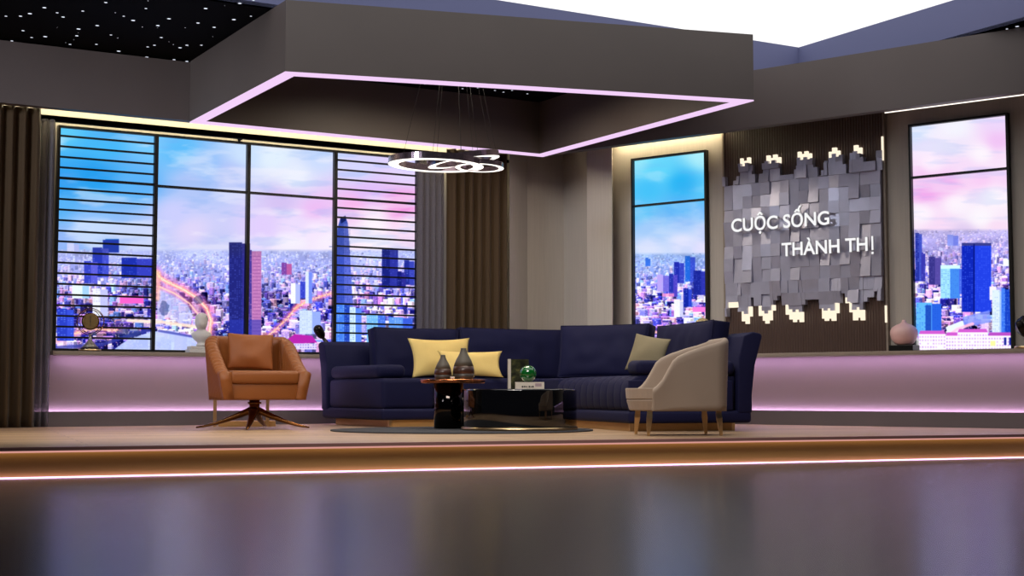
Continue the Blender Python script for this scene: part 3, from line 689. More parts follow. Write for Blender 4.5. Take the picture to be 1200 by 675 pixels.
# ================================================================== SIGN
PY = .205
xs0 = R.hit(850.3, 300, PY)[0]; xs1 = R.hit(1037, 300, PY)[0]
sign = empty('wall_sign', R.w((xs0+xs1)/2, .25, .71), 'dark brown ribbed wall panel with grey skyline tiles and white raised lettering', 'sign')
bm = NB(); box(bm, xs0, xs1, PY, .249, .710, 3.06, MR); obj('backing_board', bm, M['rib'], sign)
for q_ in (xs1+.002, xs0-.022):
    bm = NB(); box(bm, q_, q_+.02, PY-.01, .249, .71, 3.06, MR); obj('edge_trim', bm, M['sill'], sign)
top_out = [(849.6,853,208.2,0),(853,862.7,217.8,0),(862.7,866,212.4,0),(866,869,207.2,0),(869,871.8,186,1),(871.8,877,189,1),(877,880.5,185,1),(880.5,884.3,194.3,0),(884.3,888.2,204.7,0),(888.2,892.4,215,0),(892.4,896.8,204.3,0),(896.8,899.7,192.4,0),
 (899.7,903.6,182.7,1),(903.6,907.4,185.6,1),(907.4,911.7,181.6,1),(911.7,916,184.7,1),(916,919,206.2,0),(919,932.5,205.3,0),(932.5,936.3,199,0),(936.3,939.8,178.3,1),(939.8,944,181,1),(944,948,177.7,1),(948,952,180.2,1),(952,955.4,186,0),(955.4,960.2,196.6,0),(960.2,966,206.8,0),
 (966,969,200.5,0),(969,972.7,189.3,0),(972.7,976.6,178.3,1),(976.6,981.4,173.5,1),(981.4,985.3,177,1),(985.3,990,182,0),(990,994,193,0),(994,998.4,204.3,0),(998.4,1002,180,0),(1002,1006.5,170.6,1),(1006.5,1011,173.5,1),(1011,1015,185,0),(1015,1029,190,0),(1029,1035.4,177,0)]
bot_out = [(853.5,855.6,371.3,0),(855.6,867.6,360.5,1),(867.6,871,365.5,0),(871,875.3,376.5,1),(875.3,879,379.6,1),(879,882.5,370.9,1),(882.5,886.7,348.9,0),(886.7,890.8,358.8,0),(890.8,895.6,370.2,1),(895.6,898.5,375.9,1),(898.5,902.2,379.2,1),(902.2,906,375.4,1),(906,909.5,364,1),(909.5,914,352.2,0),(914,918.2,346.8,0),(918.2,922.4,357.8,0),
 (922.4,926.7,368.8,1),(926.7,930.9,374.4,1),(930.9,934.4,377.5,1),(934.4,938.5,374.6,1),(938.5,942.6,377.5,1),(942.6,946.7,357.2,0),(946.7,962.8,351.3,0),(962.8,965,362,0),(965,968,373.4,1),(968,972,376,1),(972,976,373.4,1),(976,980.5,376,1),(980.5,984.2,367,1),(984.2,988,355.3,0),(988,992.3,343.9,0),(992.3,997,355.3,1),(997,1001.2,366,1),(1001.2,1006,375.4,1),(1006,1010,372.3,1),(1010,1014.3,375.4,1),(1014.3,1018.8,353.7,0),(1018.8,1026.7,348.5,0),(1026.7,1031.7,341.8,0),(1031.7,1036,352.6,0)]
bm = NB(); bmg = NB(); lastx = None
def tip(xa):
    global bmg, lastx
    if lastx is not None and abs(xa-lastx) > .012 and bmg.verts: obj('backlit_tile', bmg, M['backlit'], sign); bmg = NB()
def tile(bm, x0, x1, z0, z1, d, tx=0., tz=0.):
    """one relief block standing d off the board, its face slightly tilted"""
    yb = PY-.001; c = [(x0, z0), (x1, z0), (x1, z1), (x0, z1)]; xm, zm = (x0+x1)/2, (z0+z1)/2
    bk = [bm.verts.new(R.w(x, yb, z)) for x, z in c]; fr_ = [bm.verts.new(R.w(x, yb-d-(x-xm)*tx-(z-zm)*tz, z)) for x, z in c]
    bm.faces.new(fr_); 
    for a, b in ((0, 1), (1, 2), (2, 3), (3, 0)): bm.faces.new((bk[a], bk[b], fr_[b], fr_[a]))
NC = 16; zmin, zmax = 1.34, 2.50
gx = [xs0+.012 + (xs1-xs0-.024)*i/NC for i in range(NC+1)]
def bottom_z(x):
    for a, b, y, g in bot_out:
        if R.hit(a, y, PY)[0] <= x <= R.hit(b, y, PY)[0]: return R.hit((a+b)/2, y, PY)[1]
    return 1.3
def top_z(x):
    for a, b, y, g in top_out:
        if R.hit(a, y, PY)[0] <= x <= R.hit(b, y, PY)[0]: return R.hit((a+b)/2, y, PY)[1]
    return 2.55
ROW = .132; rows = [zmin+ROW*k for k in range(10)]
zmid0, zmid1 = 1.44, 2.46
rs = [zmid0+(zmid1-zmid0)*k/8 for k in range(9)]
for i in range(NC):
    j = 0
    while j < 8:
        span = 2 if (random.random() < .22 and j < 7) else 1
        d = random.choice([.04, .046, .052, .058]); tile(bm, gx[i], gx[i+1]-.001, rs[j], rs[j+span]-.001, d, random.uniform(-.10, .10), random.uniform(-.14, .14)); j += span
for a, b, y, g in top_out:
    xa = R.hit(a, y, PY)[0]; xb = R.hit(b, y, PY)[0]; zt = R.hit((a+b)/2, y, PY)[1]
    zl = zt-.062 if g else zt
    z = zmid1; ci = min(NC-1, max(0, int((xa-gx[0])/(gx[1]-gx[0])+.3))); rr = random.Random(ci*31+5); k = 0
    while z < zl-.003:
        z2 = min(zl, z+.1275); tile(bm, xa, xb, z, z2, rr.choice([.04, .05, .06, .07]), 0, rr.uniform(-.2, .2)); z = z2
    if g: tip(xa); tile(bmg, xa, xb, zl, zt, .03); lastx = xb
for a, b, y, g in bot_out:
    xa = R.hit(a, y, PY)[0]; xb = R.hit(b, y, PY)[0]; zb = R.hit((a+b)/2, y, PY)[1]
    zl = zb + (min(.055 if y < 366 else .10, zmid0-zb-.02) if (g and zmid0-zb > .05) else 0)
    ci = min(NC-1, max(0, int((xa-gx[0])/(gx[1]-gx[0])+.3))); rr = random.Random(ci*17+3); z = zmid0
    while z > zl+.003:
        z2 = max(zl, z-.1275); tile(bm, xa, xb, z2, z, rr.choice([.04, .05, .06, .07]), 0, rr.uniform(-.2, .2)); z = z2
    if zl > zb: tip(xa); tile(bmg, xa, xb, zb, zl, .03); lastx = xb
obj('tile_relief', bm, M['tile'], sign); obj('backlit_tile', bmg, M['backlit'], sign)
for y0, y1, px in ((160, 188, 1034.5), (358, 378, 1038.5)):
    bm = NB(); xa, z0 = R.hit(px, y1, PY-.02); _, z1 = R.hit(px, y0, PY-.02); box(bm, xa-.008, xa+.008, PY-.03, PY-.012, z0, z1, MR); obj('light_slot', bm, M['backlit'], sign)
def lettering(txt, px0, px1, pyb, capz):
    cu = bpy.data.curves.new('letters', 'FONT'); cu.body = txt; cu.size = 1; cu.extrude = .0; cu.resolution_u = 6; cu.offset = .019
    t = bpy.data.objects.new('letters', cu); COL.objects.link(t); bpy.context.view_layer.update()
    me = bpy.data.meshes.new_from_object(t.evaluated_get(bpy.context.evaluated_depsgraph_get()))
    bpy.data.objects.remove(t); b0 = bmesh.new(); b0.from_mesh(me); b0.verts.ensure_lookup_table()
    seen, isl = set(), []
    for v in b0.verts:
        if v.index in seen: continue
        st, comp = [v], []
        while st:
            q = st.pop()
            if q.index in seen: continue
            seen.add(q.index); comp.append(q); st += [e.other_vert(q) for e in q.link_edges]
        isl.append([min(q.co.x for q in comp), max(q.co.x for q in comp), comp])
    isl.sort(key=lambda s_: -(s_[1]-s_[0])); letters = []
    for a, b, comp in isl:
        for l_ in letters:
            ov = min(b, l_[1])-max(a, l_[0])
            if ov > .5*(b-a): l_[2] += comp; break
        else: letters.append([a, b, list(comp)])
    letters.sort(key=lambda s_: s_[0])
    X0 = letters[0][0]; X1 = max(l_[1] for l_ in letters)
    yL = PY-.135; xa, zb = R.hit(px0, pyb, yL); xb, _ = R.hit(px1, pyb, yL); sx = (xb-xa)/(X1-X0); sz = capz/.727
    for a, b, comp in letters:
        ids = set(q.index for q in comp); bm = NB(); mp = {}
        if txt.endswith('Ị') and b == letters[-1][1]:       # plain upright stroke with its dot
            c_ = (a+b)/2; st = []
            for q0, q1, h0, h1 in ((c_-.052, c_+.052, 0, .727), (c_-.058, c_+.058, -.20, -.085)):
                x0, x1 = xa+(q0-X0)*sx, xa+(q1-X0)*sx; st.append((x0, x1, zb+h0*sz, zb+h1*sz))
            for x0, x1, h0, h1 in st:
                v_ = [bm.verts.new(R.w(x, y_, z)) for y_ in (yL, yL+.025) for x, z in ((x0, h0), (x1, h0), (x1, h1), (x0, h1))]
                bm.faces.new(v_[:4]); bm.faces.new(v_[7:3:-1]).material_index = 1
                for k in range(4): bm.faces.new((v_[k], v_[(k+1) % 4], v_[4+(k+1) % 4], v_[4+k])).material_index = 1
            obj('letter', bm, [M['letter'], M['letterside']], sign); continue
        for q in comp: mp[q.index] = bm.verts.new(R.w(xa+(q.co.x-X0)*sx, yL, zb+q.co.y*sz))
        for f_ in b0.faces:
            if all(q.index in ids for q in f_.verts): bm.faces.new([mp[q.index] for q in f_.verts])
        front = list(bm.faces)
        ex = bmesh.ops.extrude_face_region(bm, geom=front)
        vs = [g for g in ex['geom'] if isinstance(g, bmesh.types.BMVert)]
        bmesh.ops.translate(bm, verts=vs, vec=Vector((R.b[0], R.b[1], 0))*.025)
        for f_ in bm.faces:
            yy = [(q.co-R.w(0, yL)).dot(Vector((R.b[0], R.b[1], 0))) for q in f_.verts]; f_.material_index = 0 if max(yy) < .002 else 1
        obj('letter', bm, [M['letter'], M['letterside']], sign)
    b0.free()
lettering('CUỘC SỐNG', 857, 972, 271.8, .136)
lettering('THÀNH THỊ', 916, 1026.5, 300.2, .136)

# ================================================================== SOFA
SL = Frame((-1.19, 13.08), 31); SR = Frame((.956, 11.66), 16)
I_ = isect(SL, 0, Frame((SR.o[0], SR.o[1]), 106), 0)
sofa = empty('corner_sofa', (0.1, 13.9, 0), 'navy blue L-shaped corner sofa on a gold plinth', 'sofa')
def lpoly(f, bk, e0, e1):                                 # L-shaped outline; f/bk/e0/e1 shrink its front, back and two ends
    fr2 = Frame((SR.o[0], SR.o[1]), 106)
    i_ = isect(SL, f, fr2, -f); DL, DR = 1.38-bk, 1.1-bk
    return [SL.w(e0, f), i_, SR.w(f, e1), SR.w(DR, e1), SR.w(DR, 2.6), SL.w(2.6, DL), SL.w(e0, DL)]
bm = NB(); prism(bm, lpoly(.05, .12, .10, .10), .0005, .067); obj('plinth', bm, M['goldwood'], sofa)
bm = NB()
bm.free()
for (fr_, x, y) in ((SL, .095, .045), (SR, .045, .095), (SR, .955, .095)):
    bm = NB(); box(bm, x, x+.03, y, y+.03, .0, .068, fr_.M()); obj('plinth_corner', bm, M['gold'], sofa)
bm = NB(); prism(bm, lpoly(0, 0, 0, 0), .066, .17); obj('base', bm, M['navy'], sofa, bevel=.03, seg=4, smooth=True)
# back shell: one flared wall round the outside
prof = [(-.13, .15), (-.12, .60), (-.07, .795), (.02, .83), (.09, .815), (.10, .79), (.03, .55), (.0, .30), (-.0, .15)]
path = [SL.w(-.005, 1.38), SL.w(1.3, 1.38), SL.w(2.6, 1.38), SR.w(1.1, 2.6), SR.w(1.1, 1.3), SR.w(1.1, -.005)]
outs = [Vector((SL.b[0], SL.b[1], 0)), Vector((SL.b[0], SL.b[1], 0)), None, None, Vector((SR.e[0], SR.e[1], 0)), Vector((SR.e[0], SR.e[1], 0))]
dk = (path[3]-path[2]).normalized(); nk = Vector((-dk.y, dk.x, 0)); outs[2] = (nk+outs[1]).normalized(); outs[3] = (nk+outs[4]).normalized()
bm = NB(); rings = []
for p_, n_ in zip(path, outs): rings.append([bm.verts.new(p_ + n_*o_ + Vector((0, 0, z_))) for o_, z_ in prof])
for a, b in zip(rings, rings[1:]):
    for k in range(len(prof)):
        k2 = (k+1) % len(prof); bm.faces.new((a[k], a[k2], b[k2], b[k]))
bm.faces.new(rings[0]); bm.faces.new(rings[-1][::-1])
obj('back_shell', bm, M['navy'], sofa, bevel=.02, seg=3, smooth=True)
# seats
bm = NB(); rbox(bm, .012, .56, .02, 1.24, .165, .452, .045, SL.M()); obj('seat_cushion', bm, M['navy'], sofa, smooth=True)
bm = NB(); rbox(bm, .565, 1.70, .02, 1.24, .165, .458, .05, SL.M()); obj('seat_cushion', bm, M['navy'], sofa, smooth=True)
cI = lpoly(.03, .14, .0, .0)
bm = NB(); prism(bm, [SL.w(1.71, .03), cI[1], SR.w(.03, 1.95), SR.w(.96, 1.95), SR.w(.96, 2.55), SL.w(2.55, 1.24), SL.w(1.71, 1.24)], .165, .456); obj('seat_cushion', bm, M['navy'], sofa, bevel=.04, seg=4, smooth=True)
bm = NB(); n = 220; g = []                                # channel-tufted seat of the short arm
pr = [(.95, .17), (.02, .17), (.0, .21), (-.004, .30), (.005, .38), (.03, .425), (.075, .452), (.14, .462), (.40, .462), (.95, .455)]
for i in range(n+1):
    y = .03+1.9*i/n; c_ = abs(math.sin(PI*(i/n)*11)); bl = .010*(c_**.3-1)
    if i in (0, n): bl = -.018
    row = []
    for k, (x, z) in enumerate(pr):
        w_ = 1 if 2 <= k <= 8 else 0
        row.append(bm.verts.new(SR.w(x-bl*w_*(1 if k < 7 else .2), y, z+bl*w_*(1 if k >= 5 else 0))))
    g.append(row)
for i in range(n):
    for k in range(len(pr)): k2 = (k+1) % len(pr); bm.faces.new((g[i][k], g[i][k2], g[i+1][k2], g[i+1][k]))
bm.faces.new(g[0]); bm.faces.new(g[-1][::-1])
obj('seat_cushion', bm, M['navy'], sofa, smooth=True)
bm = NB(); rbox(bm, .0, .93, .005, .03, .17, .42, .01, SR.M()); obj('end_panel', bm, M['navy'], sofa, smooth=True)
# arm bolsters
bm = NB(); rbox(bm, .01, .31, .12, 1.22, .4535, .578, .05, SL.M(), n=5); obj('arm_bolster', bm, M['navy'], sofa, smooth=True)
bm = NB(); rbox(bm, .08, .96, .01, .27, .466, .585, .045, SR.M(), n=5); obj('arm_bolster', bm, M['navy'], sofa, smooth=True)
# back cushions
def bcush(fr, x, y, w, h, yaw, lean, seed, z=.452, t=.25, pinch=.025):
    P = fr.w(x, y, z); bm = NB()
    lp = pillow(bm, w, h, t, place(P.x, P.y, P.z, fr.a+yaw, lean), edge=.62, pinch=pinch, n=26, p=3.5, seed=seed, wr=.018)
    bc_ = obj('back_cushion', bm, M['navy'], sofa, smooth=True)
    bm = NB(); tube(bm, lp+lp[:2], .0055, 6); obj('piping', bm, M['navy'], bc_, smooth=True)
bcush(SL, .865, 1.02, .95, .51, 0, .13, 1.); bcush(SL, 2.0, 1.02, 1.27, .53, 0, .13, 4.)
bcush(SR, .66, 2.42, .98, .52, -math.radians(46), .14, 7., z=.466); bcush(SR, .93, .96, 1.28, .47, -PI/2, .10, 9., z=.466)

# ================================================================== CUSHIONS
def cushion(name, m, px, dep, z, w, h, t, yaw, lean, roll, lab, seed, pinch=.12):
    bm = NB(); x = (px-600)/F*(dep*cp+.3*sp); pillow(bm, w, h, t, place(x, dep, z, yaw, lean, roll), pinch=pinch, seed=seed, n=28, p=2.0, wr=.014)
    o = obj(name, bm, m, smooth=True); return tag(o, lab, 'cushion', 'scatter cushions')
cushion('cushion', M['yellow'], 520, 13.95, .466, .66, .41, .14, math.radians(24), .30, math.radians(-1), 'larger yellow cushion leaning on the navy sofa, behind the smaller yellow one', 2.)
cushion('cushion', M['yellow'], 552, 13.68, .464, .63, .275, .12, math.radians(8), .36, math.radians(0), 'smaller yellow lumbar cushion in front of the larger yellow one', 5.)
cushion('cushion', M['olive'], 752, 12.68, .492, .385, .35, .12, math.radians(-38), .30, math.radians(10), 'grey olive square cushion leaning in the short arm of the sofa', 8., .06)

# ================================================================== TUB CHAIRS
def tub(path, th, top, zb, Mx, flute=None, taper=0., lip=.5, inner_z=None):
    """wall of thickness th along path (local xy); top(s) its height, s 0..1 along the path; flute(s) outward swell"""
    pts = [Vector((x, y, 0)) for x, y in path]; n = len(pts); bm = NB(); rings = []
    ln = [0.]
    for a, b in zip(pts, pts[1:]): ln.append(ln[-1]+(b-a).length)
    for i, p_ in enumerate(pts):
        d = (pts[min(i+1, n-1)]-pts[max(i-1, 0)]).normalized(); o_ = Vector((-d.y, d.x, 0)); s = ln[i]/ln[-1]
        zt = top(s); ring = []
        m_ = 10
        for k in range(m_+1):                             # outside, bottom to top
            v = k/m_; z = zb+(zt-zb-.03)*v; f_ = flute(s, v) if flute else 0
            ring.append(p_ + o_*(f_-taper*(1-v)) + Vector((0, 0, z)))
        ft = flute(s, 1) if flute else 0
        for k in range(1, 6):                             # rolled top edge
            a = PI*k/6; ring.append(p_ - o_*(th/2-(th/2+ft)*math.cos(a)) + Vector((0, 0, zt-.03+(.03+ft)*math.sin(a))))
        for k in range(m_+1):
            v = 1-k/m_; z = (inner_z or zb)+(zt-(inner_z or zb)-.03)*v
            ring.append(p_ - o_*(th+ft+taper*(1-v)*.6) + Vector((0, 0, z)))
        rings.append([bm.verts.new(Mx @ q) for q in ring])
    for a, b in zip(rings, rings[1:]):
        for k in range(len(a)): k2 = (k+1) % len(a); bm.faces.new((a[k], b[k], b[k2], a[k2]))
    bm.faces.new(rings[0]); bm.faces.new(rings[-1][::-1]); return bm
def upath(w, d0, d1, r, n=14, seg=16):
    """U: from front one side, round the back, to the front of the other side"""
    p = [(-w, d0+(d1-r-d0)*i/seg) for i in range(seg)]
    p += [(-w+r-r*math.cos(PI/2*i/n), d1-r+r*math.sin(PI/2*i/n)) for i in range(n)]
    p += [(-w+r+(2*w-2*r)*i/seg, d1) for i in range(seg)]
    p += [(w-r+r*math.sin(PI/2*i/n), d1-r+r*math.cos(PI/2*i/n)) for i in range(n)]
    p += [(w, d1-r-(d1-r-d0)*i/seg) for i in range(seg+1)]
    return p
# --- orange swivel armchair
AX, AY, AYAW = -2.27, 12.58, math.radians(25)
ch = empty('swivel_armchair', (AX, AY, 0), 'burnt orange leather armchair with fluted arms on a bronze swivel base', 'armchair')
MA = Matrix.Translation((AX, AY, 0)) @ Matrix.Rotation(AYAW, 4, 'Z')
def atop(s):
    a = min(s, 1-s)*2                                     # 0 at the arm fronts, 1 at the middle of the back
    return .505 + .320*(.5*smoothstep(.06, .66, a)+.5*min(1, max(0, (a-.06)/.56)))
fine = upath(.405, -.36, .38, .24, 70, 110)
bm = tub(fine, .105, atop, .255, MA, flute=lambda s, v: .013*(abs(math.sin(PI*44*s))**.6-.5)*smoothstep(.04, .10, min(s, 1-s)*2)*(1-smoothstep(.55, .66, min(s, 1-s)*2)), taper=.045)
obj('tub_shell', bm, M['orange'], ch, smooth=True)
bm = NB(); rbox(bm, -.315, .315, -.335, .27, .255, .40, .02, MA); obj('seat_rail', bm, M['orange'], ch, smooth=True)
bm = NB(); rbox(bm, -.305, .305, -.365, .25, .393, .507, .035, MA, n=5); obj('seat_cushion', bm, M['orange'], ch, smooth=True)
bm = NB(); lathe(bm, [(.05, .12), (.055, .16), (.045, .20), (.045, .255)], (AX, AY, 0), 24); lathe(bm, [(.06, .218), (.06, .236)], (AX, AY, 0), 24); obj('swivel_hub', bm, M['bronze'], ch, smooth=True)
for fx, fy in ((-2.79, 12.62), (-1.79, 12.62), (-2.24, 12.07), (-2.255, 13.08)):
    bm = NB(); a = Vector((AX, AY, .175)); b = Vector((fx, fy, .012)); pts = []; rr = []
    for k in range(9):
        t = k/8; q = a.lerp(b, t); q.z = .012 + .165*((1-t)**1.35); pts.append(q); rr.append(.036*(1-t)+.010)
    tube(bm, pts, rr, 10, ry=.75); obj('leg', bm, M['bronze'], ch, smooth=True)
bm = NB(); q = MA @ Vector((-.02, .085, .525)); pillow(bm, .41, .33, .12, place(q.x, q.y, q.z, AYAW+math.radians(-6), .26, math.radians(2)), pinch=.05, n=26, p=2., seed=3., wr=.03)
tag(obj('cushion', bm, M['orange2'], smooth=True), 'orange square cushion on the orange armchair', 'cushion', 'scatter cushions')
# --- beige tub chair
BX, BY, BYAW = 1.25, 10.78, math.radians(-83)
bc = empty('tub_chair', (BX, BY, 0), 'beige tub chair with swooping arms on gold legs, its back to the right wall', 'armchair')
bc['label'] = 'beige tub chair with swooping arms and gold legs near the stage edge'
MB_ = Matrix.Translation((BX, BY, 0)) @ Matrix.Rotation(BYAW, 4, 'Z')
side = [(0, .345), (.06, .375), (.12, .42), (.19, .50), (.24, .555), (.30, .588), (.42, .622), (.62, .665), (1., .728)]
def btop(s):
    a = min(s, 1-s)/.38
    a = min(1, a)
    for (u0, z0), (u1, z1) in zip(side, side[1:]):
        if a <= u1: t = (a-u0)/(u1-u0); return z0+(z1-z0)*t
    return .728
bm = tub(upath(.305, -.255, .345, .12, 16, 40), .055, btop, .182, MB_, taper=.02); obj('tub_shell', bm, M['beige'], bc, smooth=True)
def arcbox(bm, w, y0, y1, r, z0, z1, sh, Mx):            # seat block with a bowed front
    pts = [(-w, y1), (w, y1), (w, y0+.04)] + [(w*math.cos(PI*k/14), y0+.04-r*math.sin(PI*k/14)) for k in range(1, 14)] + [(-w, y0+.04)]
    a = [bm.verts.new(Mx @ Vector((x*sh, y0+.1+(y-y0-.1)*sh if y < y1 else y, z0))) for x, y in pts]; b = [bm.verts.new(Mx @ Vector((x, y, z1))) for x, y in pts]
    n = len(pts); bm.faces.new(a[::-1]); bm.faces.new(b)
    for i in range(n): bm.faces.new((a[i], a[(i+1) % n], b[(i+1) % n], b[i]))
bm = NB(); arcbox(bm, .285, -.255, .26, .17, .184, .268, .90, MB_); obj('seat_base', bm, M['beige'], bc, bevel=.012, seg=3, smooth=False)
bm = NB(); arcbox(bm, .290, -.262, -.20, .17, .270, .352, .97, MB_); arcbox(bm, .235, -.22, .25, .01, .271, .351, 1., MB_); obj('seat_cushion', bm, M['beige'], bc, bevel=.02, seg=3, smooth=False)
for lx, ly in ((-.21, -.26), (.21, -.26), (-.21, .26), (.21, .26)):
    bm = NB(); p0 = MB_ @ Vector((lx, ly, .183)); p1 = MB_ @ Vector((lx*1.06, ly*1.06, .0015)); tube(bm, [p0, p0.lerp(p1, .3), p1], [.026, .029, .014], 4, sq=True); obj('leg', bm, M['gold'], bc)

# ================================================================== TABLES AND WHAT STANDS ON THEM
bm = NB(); n = 80; pts = [(-.42+1.10*math.cos(2*PI*k/n), 12.0+1.0*math.sin(2*PI*k/n)) for k in range(n)]
pts = [(x, y) for x, y in pts]; prism(bm, pts, .0005, .011)
tag(obj('rug', bm, M['rug'], bevel=.003), 'charcoal oval rug under the black coffee table', 'rug')
CX, CY = .062, 11.92
ct = empty('coffee_table', (CX, CY, .0115), 'large round black lacquer coffee table with a gold foot ring', 'coffee table')
bm = NB(); lathe(bm, [(.452, .03), (.476, .034), (.478, .045), (.478, .335), (.475, .345), (.465, .348)], (CX, CY, 0), 96); obj('drum', bm, M['gloss'], ct, smooth=False)
bm = NB(); lathe(bm, [(.470, .0115), (.486, .0115), (.486, .034), (.470, .034)], (CX, CY, 0), 96); obj('foot_ring', bm, M['gold'], ct)
for o_ in ct.children:
    for p_ in o_.data.polygons: p_.use_smooth = abs(p_.normal.z) < .5
TX, TY = -.545, 12.28
stb = empty('side_table', (TX, TY, .0115), 'small side table with a copper-rimmed round top on a smoked mirror drum', 'side table')
bm = NB(); lathe(bm, [(.12, .0115), (.126, .016), (.126, .396), (.12, .398)], (TX, TY, 0), 64); b_ = obj('drum', bm, M['smoke'], stb)
for p_ in b_.data.polygons: p_.use_smooth = abs(p_.normal.z) < .5
TTX = -.510
bm = NB(); lathe(bm, [(.270, .398), (.279, .402), (.280, .410), (.280, .426), (.278, .431)], (TTX, TY, 0), 80); t_ = obj('table_top', bm, M['copper'], stb)
for p_ in t_.data.polygons: p_.use_smooth = abs(p_.normal.z) < .5
def vase(px, r, h, lab):
    x = (px-600)/F*TY; z0 = .432
    v = empty('vase', (x, TY-.04, z0), lab, 'vase', 'bottle vases on the side table'); c = (x, TY-.04, z0)
    bm = NB(); lathe(bm, [(r*.80, 0), (r*.93, h*.04), (r*1.0, h*.18)], c, 40); obj('base_band', bm, M['vdark'], v, smooth=True)
    bm = NB(); lathe(bm, [(r*1.0, h*.18), (r*1.0, h*.28), (r*.93, h*.42)], c, 40); obj('brown_band', bm, M['vbrown'], v, smooth=True)
    bm = NB(); lathe(bm, [(r*.93, h*.42), (r*.74, h*.60), (r*.48, h*.76), (r*.32, h*.88), (r*.26, h*.96), (r*.27, h), (r*.20, h), (r*.19, h*.94)], c, 40); obj('neck', bm, M['vgrey'], v, smooth=True)
vase(519.5, .074, .21, 'shorter grey and brown bottle vase on the copper-rimmed side table')
vase(543.5, .092, .268, 'taller grey and brown bottle vase on the copper-rimmed side table')
bm = NB(); x = (530.5-600)/F*12.12; lathe(bm, [(.010, 0), (.018, .004), (.021, .022), (.018, .022), (.015, .006)], (x, 12.10, .4315), 24)
tag(obj('cup', bm, M['paper'], smooth=True), 'tiny white cup between the two bottle vases', 'cup')
ZT = .3485
bk = empty('book', (.05, 11.99, ZT), 'standing book with white spine and dark landscape cover, on the coffee table', 'book', 'books on the coffee table')
Mb = Matrix.Translation((-.030, 11.985, ZT)) @ Matrix.Rotation(math.radians(12), 4, 'Z')
bm = NB(); box(bm, -.002, .020, -.006, .024, 0, .252, Mb); obj('spine', bm, M['paper'], bk)
bm = NB(); box(bm, .0205, .175, -.003, .002, 0, .25, Mb); box(bm, .0205, .175, .018, .022, 0, .25, Mb); obj('cover', bm, M['cover'], bk)
bm = NB(); box(bm, .0205, .170, .003, .017, .004, .246, Mb); obj('pages', bm, M['paper'], bk)
lb = empty('book', (.146, 11.72, ZT), 'thick off-white book lying flat under the green glass orb', 'book', 'books on the coffee table')
Mk = Matrix.Translation((.028, 11.66, ZT)) @ Matrix.Rotation(math.radians(2), 4, 'Z')
bm = NB(); box(bm, 0, .236, 0, .008, 0, .056, Mk); obj('spine', bm, M['paper'], lb)
bm = NB(); box(bm, 0, .236, .008, .165, .052, .056, Mk); box(bm, 0, .236, .008, .165, 0, .004, Mk); obj('cover', bm, M['paper'], lb)
bm = NB(); box(bm, .003, .233, .0085, .162, .0045, .0515, Mk); obj('pages', bm, M['paper'], lb)
bm = NB()
for a, b in ((.052, .066), (.071, .082), (.087, .096), (.108, .120), (.124, .131), (.136, .150)): box(bm, a, b, -.001, .0, .012, .012+random.uniform(.010, .016), Mk)
obj('spine_print', bm, M['ink'], lb)
bm = NB(); box(bm, .162, .214, -.001, 0, .020, .046, Mk); obj('spine_label', bm, M['mauve'], lb)
gx_, gy_ = (619-600)/F*11.74, 11.74
bm = NB(); b2 = bmesh.new(); bmesh.ops.create_uvsphere(b2, u_segments=40, v_segments=24, radius=.069); b2.transform(Matrix.Translation((gx_, gy_, ZT+.0565+.0685))); append(bm, b2)
tag(obj('glass_orb', bm, M['green'], smooth=True), 'glossy green glass orb on the off-white book', 'ornament')
# gold framed side table behind the armchair
gt = empty('pedestal_table', (-2.6, 13.55, 0), 'gold framed table with a wooden foot slab behind the orange armchair', 'side table')
Mg = Matrix.Translation((-2.57, 13.50, 0)) @ Matrix.Rotation(math.radians(10.6), 4, 'Z')
bm = NB(); box(bm, -.20, .33, -.10, .20, .001, .052, Mg); obj('foot_slab', bm, M['goldwood'], gt, bevel=.004)
for lx, ly in ((-.235, -.11), (.255, -.11), (-.235, .21), (.255, .21)):
    bm = NB(); box(bm, lx-.013, lx+.013, ly-.013, ly+.013, .001, .40, Mg); obj('leg', bm, M['gold'], gt)
bm = NB(); box(bm, -.25, .27, -.125, .225, .40, .42, Mg); obj('table_top', bm, M['gloss'], gt, bevel=.003)

# ================================================================== ORNAMENTS ON THE SILLS
SZ = .7095
def on(fr, px, y=.10): x = fr.hit(px, 400, y)[0]; return fr.w(x, y, SZ), fr.a
P, a = on(L, 105.5)
ck = empty('table_clock', P, 'round brass skeleton clock with a wire ring on a cone base, on the sill', 'clock'); Mc = Matrix.Translation(P) @ Matrix.Rotation(a-.25, 4, 'Z')
bm = NB(); lathe(bm, [(.095, 0), (.100, .008), (.096, .026), (.080, .036)], P, 36); obj('base', bm, M['blkbrz'], ck, smooth=True)
bm = NB(); lathe(bm, [(.104, .006), (.106, .013), (.104, .020)], P, 36, cap=True); obj('base_rim', bm, M['gold'], ck)
bm = NB(); lathe(bm, [(.080, .036), (.055, .062), (.026, .095), (.014, .125), (.012, .165)], P, 32); obj('stem', bm, M['greymet'], ck, smooth=True)
Zc = .285
Mr = Mc @ Matrix.Translation((0, 0, Zc)) @ Matrix.Rotation(PI/2, 4, 'X')
bm = NB(); lathe(bm, [(.066, -.016), (.074, -.014), (.074, .014), (.066, .016)], (0, 0, 0), 40, Mx=Mr); obj('face', bm, M['clockface'], ck, smooth=False)
bm = NB(); lathe(bm, [(.073, -.018), (.082, -.012), (.082, .012), (.073, .018)], (0, 0, 0), 40, Mx=Mr, cap=False); obj('bezel', bm, M['bronze'], ck, smooth=True)
def ringtube(bm, Mx, R_, r, n=56): tube(bm, [Mx @ Vector((R_*math.cos(2*PI*k/n), R_*math.sin(2*PI*k/n), 0)) for k in range(n+1)], r, 8)
bm = NB(); ringtube(bm, Mr, .125, .004); ringtube(bm, Mr @ Matrix.Rotation(.5, 4, 'X'), .122, .003); ringtube(bm, Mr @ Matrix.Rotation(.6, 4, 'Y') , .112, .003)
